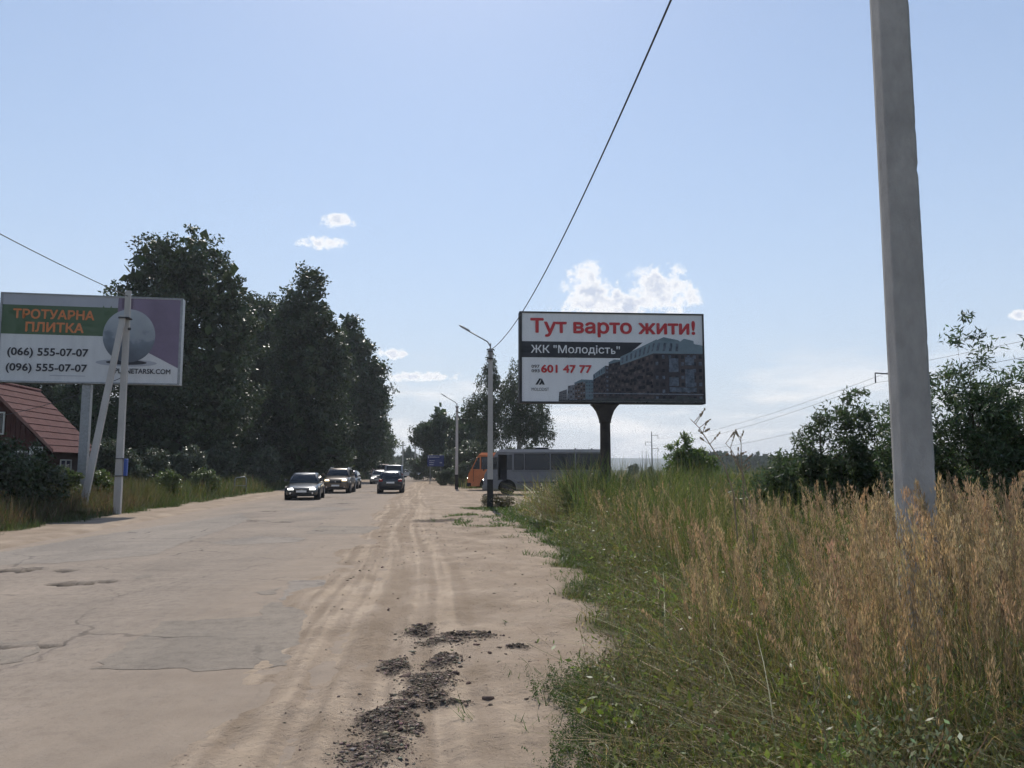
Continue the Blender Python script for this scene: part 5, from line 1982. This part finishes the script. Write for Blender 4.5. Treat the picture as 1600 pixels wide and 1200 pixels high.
    # front
    fx = hw * .62
    nose = .05 * L
    for s in (-1, 1):
        hd = MB()
        zc = S[2][3] * zs - .10
        rings = [[(s * (fx + dx), Y(.012) + dyy + yo, zc + dz) for dx, dz, dyy in ((-.17, -.045, -.03), (.13, -.05, .03), (.17, .03, .06), (-.1, .06, .0))] for yo in (-.05, .12)]
        if s < 0:
            rings = [r_[::-1] for r_ in rings]
        hd.loft(rings)
        hd.build('headlight', lights or M_chrome, t, bevel=.015)
        fg = MB().tube([(s * fx, Y(.0) + .0, zlo + .12), (s * fx, Y(.012) + .1, zlo + .12)], .05, 10)
        fg.build('fog_lamp', M_chrome, t)
    MB().box(-hw * .42, hw * .42, yf - .022, yf + .08, zhi - .13 - .06, zhi - .03).build('grille', M_black, t, bevel=.02)
    MB().box(-hw * .6, hw * .6, yf - .012, yf + .1, zlo + .02, zlo + .12).build('lower_grille', M_black, t, bevel=.02)
    MB().box(-.26, .26, yf - .04, yf - .02, zlo + .16, zlo + .27).build('number_plate', M_plate, t)
    MB().tube([(0, yf - .03, zhi - .1), (0, yf - .02, zhi - .1)], .05, 12).build('badge', M_chrome, t)
    # rear
    ye = Y(1)
    z1 = S[-2][3] * zs
    for s in (-1, 1):
        MB().box(s * hw * .72 - .13, s * hw * .72 + .13, ye - .12, ye - .005 + (.03 if kind in ('van', 'hatch', 'suv') else .0), z1 - .2, z1 - .04).build('taillight', M_tail, t, bevel=.02)
    MB().box(-.26, .26, ye + .005, ye + .025, z1 - .32, z1 - .21).build('number_plate', M_plate, t)
    MB().box(-hw * .86, hw * .86, ye - .06, ye + .02, S[-1][2] * zs - .02, S[-1][2] * zs + .14).build('rear_bumper', M_black, t, bevel=.03)
    if rails:
        for s in (-1, 1):
            MB().tube([(s * ht * .92, Y(r0 + .06), zt_ + .0), (s * ht * .92, Y(r0 + .1), zt_ + .055), (s * ht * .92, Y(r1 - .06), zt_ + .055), (s * ht * .92, Y(r1 - .02), zt_)], .018, 6).build('roof_rail', M_chrome, t)
    return t


def paint(name, c, rough=.28, metal=.35):
    return mat(name, c, tuple(q * .86 for q in c), 3, rough, metal=metal, spec=.5, coat=.6)


ROADA = R(6.8)
car('sedan_car', 'dark grey sedan with lit headlights coming nearest in the left lane', 'car', 484, 44, R(9), 4.6, 1.79, 1.43, paint('paint_grey', (.05, .056, .06)), 'sedan', M_lampglass)
car('suv_car', 'gold brown SUV with roof rails and warm headlights behind the grey sedan', 'car', 536, 55.5, R(5), 4.55, 1.84, 1.68, paint('paint_gold', (.12, .09, .06)), 'suv', M_lampwarm, rails=True)
car('hatchback_car', 'dark hatchback seen from the rear in the right lane', 'car', 615, 55, ROADA + math.pi, 4.1, 1.74, 1.5, paint('paint_dark', (.022, .026, .032)), 'hatch')
car('sedan_car', 'dark car tucked in behind the gold SUV', 'car', 550, 67, R(6), 4.5, 1.78, 1.5, paint('paint_slate', (.05, .06, .075)), 'hatch')
car('minivan', 'silver minivan seen from the rear just ahead of the dark hatchback', 'van', 619.5, 75, ROADA + math.pi, 4.8, 1.92, 1.98, paint('paint_silver', (.36, .37, .38)), 'van')
car('oncoming_car', 'small white-nosed car half hidden by the dark hatchback', 'car', 597, 88, R(4), 4.2, 1.75, 1.5, paint('paint_white', (.5, .5, .49)), 'hatch', M_lampglass)
car('parked_car', 'tiny pale car far down the road at the bend', 'car', 641, 165, R(60), 4.3, 1.75, 1.5, paint('paint_pale', (.45, .45, .46)), 'hatch')
car('parked_car', 'tiny silver car farthest right at the bend of the road', 'car', 656, 172, R(78), 4.5, 1.78, 1.45, paint('paint_far_silver', (.40, .42, .45)), 'sedan')


def truck():
    x = (599.5 - 800) / FPX * 108 * 1.012
    t = thing('lorry', 'pale pink beige lorry far ahead beside the silver minivan', 'lorry', (x, 108, 0), R(5))
    body = mat('lorry_beige', (.50, .37, .31), (.42, .31, .26), 4, .6)
    MB().box(-1.2, 1.2, -1.2, 3.6, .9, 2.15).build('tipper_body', body, t, bevel=.05)
    for k in range(6):
        MB().box(-1.24, -1.2, -1.1 + k * .9, -.98 + k * .9, .92, 2.12).build('rib', body, t)
        MB().box(1.2, 1.24, -1.1 + k * .9, -.98 + k * .9, .92, 2.12).build('rib', body, t)
    cab = MB()
    cab.loft([[(-1.1 * s, y, z0), (1.1 * s, y, z0), (1.1 * s, y, z1), (-1.1 * s, y, z1)] for y, s, z0, z1 in ((-2.7, .92, .6, 1.5), (-2.55, 1, .5, 1.6), (-2.2, .97, .5, 2.2), (-1.3, .97, .5, 2.25))])
    cab.build('cab', body, t, bevel=.05)
    MB().poly([(-.9, -2.58, 1.62), (.9, -2.58, 1.62), (.88, -2.25, 2.12), (-.88, -2.25, 2.12)]).build('windscreen', M_glass, t)
    MB().box(-1.1, 1.1, -2.8, -2.68, .45, .7).build('bumper', M_black, t, bevel=.02)
    MB().box(-.5, .5, -2.6, 3.5, .5, .9).build('chassis', M_black, t)
    for yy in (-1.9, 1.3, 2.4):
        for s in (-1, 1):
            w_ = MB().tube([(s * .85, yy, .48), (s * 1.15, yy, .48)], .48, 20).build('wheel', M_rubber, t)
            MB().tube([(s * 1.15, yy, .48), (s * 1.17, yy, .48)], .26, 14).build('rim', M_rim, w_)


truck()


# ------------------------------------------------------------------ buses
def cut(o, cutter):
    m = o.modifiers.new('cut', 'BOOLEAN')
    m.operation = 'DIFFERENCE'
    m.object = cutter
    m.solver = 'EXACT'
    dg = bpy.context.evaluated_depsgraph_get()
    me = bpy.data.meshes.new_from_object(o.evaluated_get(dg))
    o.modifiers.clear()
    o.data = me
    bpy.data.objects.remove(cutter)


def bus(name, label, x, D, rz, c_body, c_low, openings=True):
    """side-on bus, nose towards -x; the side at y=0 faces the camera"""
    t = thing(name, label, 'bus', (x, D, 0), rz, 'buses parked across the sandy lot')
    pb = mat(name + '_paint', c_body, tuple(q * .82 for q in c_body), 2.5, .45, spec=.45)
    pl = mat(name + '_lower_paint', c_low, tuple(q * .8 for q in c_low), 2.5, .5, spec=.4)
    roofm = mat(name + '_roof', tuple(min(1, q * 1.5 + .06) for q in c_body), rough=.5)
    W, L, H = 2.3, 7.2, 2.78
    prof = [(.10, .36), (.0, .52), (-.02, .80), (.06, 1.28), (.20, 1.52), (.70, 2.52), (.86, 2.70), (1.1, H), (L - .12, H), (L, H - .14), (L + .02, 1.2), (L, .45), (L - .1, .36)]
    b = MB().prism(prof, 0, W).build('body', pb, t)
    zt = lambda: 0
    # cut wheel arches, door and window holes, and hollow the inside
    inner = MB().prism([(.3, .75), (.42, 1.5), (.95, 2.62), (L - .15, 2.66), (L - .1, .75)], .06, W - .06).build('cutter', None)
    inner.parent = t
    bpy.context.view_layer.update()
    cut(b, inner)
    cl = MB()
    wins = [(.98, 1.72, 1.58, 2.50), (1.86, 2.42, 1.56, 2.52), (2.50, 3.98, 1.56, 2.52), (4.08, 5.50, 1.56, 2.52), (5.60, 7.02, 1.56, 2.52)]
    for wx in (1.42, 5.5):
        c = MB().tube([(wx, -.2, .44), (wx, W + .2, .44)], .55, 24).build('cutter', None)
        c.parent = t
        bpy.context.view_layer.update()
        cut(b, c)
    holes = wins[1:] if openings else [wins[0]] + wins[1:]
    for i, (x0, x1, z0, z1) in enumerate(holes):
        c = MB().box(x0, x1, -.2, W + .2, z0, z1).build('cutter', None)
        c.parent = t
        bpy.context.view_layer.update()
        cut(b, c)
    if openings:
        c = MB().box(.90, 1.40, -.2, .3, .95, 2.46).build('cutter', None)
        c.parent = t
        bpy.context.view_layer.update()
        cut(b, c)
    bv = b.modifiers.new('bevel', 'BEVEL')
    bv.width = .03
    bv.segments = 2
    bv.limit_method = 'ANGLE'
    bv.angle_limit = R(40)
    gl = mat(name + '_glass', (.03, .035, .045), rough=.1, spec=.55)
    for (x0, x1, z0, z1) in holes:
        for yy in (.03, W - .05):
            p = MB().box(x0 - .01, x1 + .01, yy, yy + .02, z0 - .01, z1 + .01).build('window', gl, t)
            f = MB()
            y0, y1 = (yy - .04, yy - .005) if yy < 1 else (yy + .025, yy + .06)
            f.box(x0, x1, y0, y1, z0, z0 + .04)
            f.box(x0, x1, y0, y1, z1 - .04, z1)
            f.box(x0, x0 + .04, y0, y1, z0 + .04, z1 - .04)
            f.box(x1 - .04, x1, y0, y1, z0 + .04, z1 - .04)
            if x1 - x0 > 1:
                f.box(x0 + .04, x1 - .04, y0, y1, z1 - .34, z1 - .31)
                f.box((x0 + x1) / 2 - .015, (x0 + x1) / 2 + .015, y0, y1, z1 - .31, z1 - .04)
            f.build('window_frame', M_black, p)
    # seats seen through the glass
    sm = mat(name + '_seat', (.03, .03, .035), (.05, .045, .05), 5, .9)
    for k in range(6):
        for yy in (.25, 1.35):
            MB().box(2.0 + k * .85, 2.12 + k * .85, yy, yy + .7, .8, 1.85).build('seat', sm, t, bevel=.04)
    # windscreen on the raked nose
    nrm = Vector((-.894, 0, .447))
    q = [Vector((.22, W - .15, 1.56)), Vector((.22, .15, 1.56)), Vector((.66, .15, 2.44)), Vector((.66, W - .15, 2.44))]
    MB().poly([p + nrm * .012 for p in q]).build('windscreen', M_glass, t)
    if openings:
        # driver door standing open, folded back behind the opening
        d = MB().box(.42, .86, -.03, .0, .95, 1.52).build('door', pb, t, bevel=.01)
        MB().box(.50, .84, -.026, -.002, 1.58, 2.3).build('window', M_glass, d)
        MB().box(.78, .84, -.05, -.03, 1.22, 1.26).build('handle', M_black, d)
        MB().box(1.40, 1.72, -.03, -.005, 1.56, 2.46).build('sliding_pane', gl, t)
        MB().box(.88, .905, -.04, .02, .93, 2.48).build('door_jamb', M_black, t)
        MB().box(1.0, 1.38, .35, .9, .8, 1.6).build('driver_seat', sm, t, bevel=.05)
    else:
        MB().box(.40, 1.78, -.015, .0, .92, 1.54).build('door', pb, t, bevel=.01)
        MB().box(.40, .43, -.025, -.016, .7, 1.55).build('door_seam', M_black, t)
        MB().box(1.79, 1.81, -.012, -.002, .5, 2.5).build('door_seam', M_black, t)
        MB().poly([(.34, -.006, 1.60), (.88, -.006, 1.60), (.88, -.006, 2.44), (.73, -.006, 2.44)]).build('quarter_window', M_glass, t)
        MB().box(1.6, 1.72, -.04, -.016, 1.3, 1.34).build('handle', M_black, t)
    # trim
    MB().box(1.75, L - .02, -.028, -.001, 1.44, 1.52).build('belt_moulding', pl, t)
    MB().box(2.05, 4.85, -.02, -.001, .80, .84).build('side_moulding', M_black, t)
    MB().box(2.05, 4.85, -.015, -.001, .40, .79).build('skirt_panel', pl, t)
    MB().prism([(.8, H - .16), (L - .02, H - .16), (L - .1, H + .01), (1.0, H + .01)], -.035, -.001).build('roof_rail', roofm, t)
    MB().box(3.1, 3.9, .7, 1.5, H - .02, H + .10).build('roof_hatch', M_black, t, bevel=.03)
    MB().box(2.95, 4.05, .6, 1.6, H + .11, H + .15).build('hatch_lid', roofm, t, bevel=.02)
    for xx in (5.6, 6.6):
        MB().tube([(xx, 1.1, H - .02), (xx, 1.1, H + .09)], [.07, .05], 8).build('marker_lamp', M_black, t)
    MB().box(-.08, .25, -.02, W + .02, .36, .62).build('bumper', M_black if not openings else pl, t, bevel=.05)
    for yy in (.22, W - .42):
        MB().tube([(-.05, yy + .1, .86), (.06, yy + .1, .86)], .12, 14).build('headlight', M_glass, t)
    m = MB()
    m.tube([(.42, -.02, 1.95), (.18, -.18, 2.0), (.05, -.22, 1.9)], .018, 6)
    m.build('mirror_arm', M_black, t)
    MB().box(.0, .06, -.32, -.14, 1.48, 1.86).build('mirror', M_black, t, bevel=.02)
    for wx in (1.42, 5.5):
        MB().tube([(wx, .45, .44), (wx, W - .45, .44)], .12, 8).build('axle', M_black, t)
        for y0, s in ((.06, -1), (W - .06, 1)):
            w_ = MB().tube([(wx, y0, .43), (wx, y0 - s * .02, .43), (wx, y0 - s * .24, .43), (wx, y0 - s * .26, .43)], [.39, .43, .43, .39], 28).build('wheel', M_rubber, t)
            MB().tube([(wx, y0 + s * .004, .43), (wx, y0 + s * .012, .43)], [.25, .22], 18).build('rim', M_rim if not openings else M_black, w_)
            MB().tube([(wx, y0 + s * .013, .43), (wx, y0 + s * .06, .43)], [.1, .06], 10).build('hub', M_dsteel, w_)
    MB().box(.6, L - .3, .36, W - .36, .3, 1.02).build('underframe', M_black, t)
    return t


bus('grey_bus', 'grey bus with its front door open behind the near street lamp', -1.72, 48.6, R(-2), (.175, .18, .195), (.14, .145, .155), True)
bus('orange_bus', 'orange bus nosing out from behind the grey bus', -3.22, 58.5, R(-2), (.56, .17, .055), (.50, .15, .05), False)


# ------------------------------------------------------------------ summer haze: one closed box of even, thin air
def haze():
    o = MB().box(-3080, 3080, -3080, 3080, -3.5, 47).build('haze', None)
    m = bpy.data.materials.new('haze_air')
    m.use_nodes = True
    n, l = m.node_tree.nodes, m.node_tree.links
    n.clear()
    out = n.new('ShaderNodeOutputMaterial')
    v = n.new('ShaderNodeVolumePrincipled')
    v.inputs['Color'].default_value = (.86, .92, 1, 1)
    v.inputs['Density'].default_value = HAZE_DENSITY
    v.inputs['Anisotropy'].default_value = .25
    l.new(v.outputs[0], out.inputs['Volume'])
    o.data.materials.append(m)
    tag(o, 'thin bluish summer haze over the whole place', 'haze', kind='stuff')


haze()
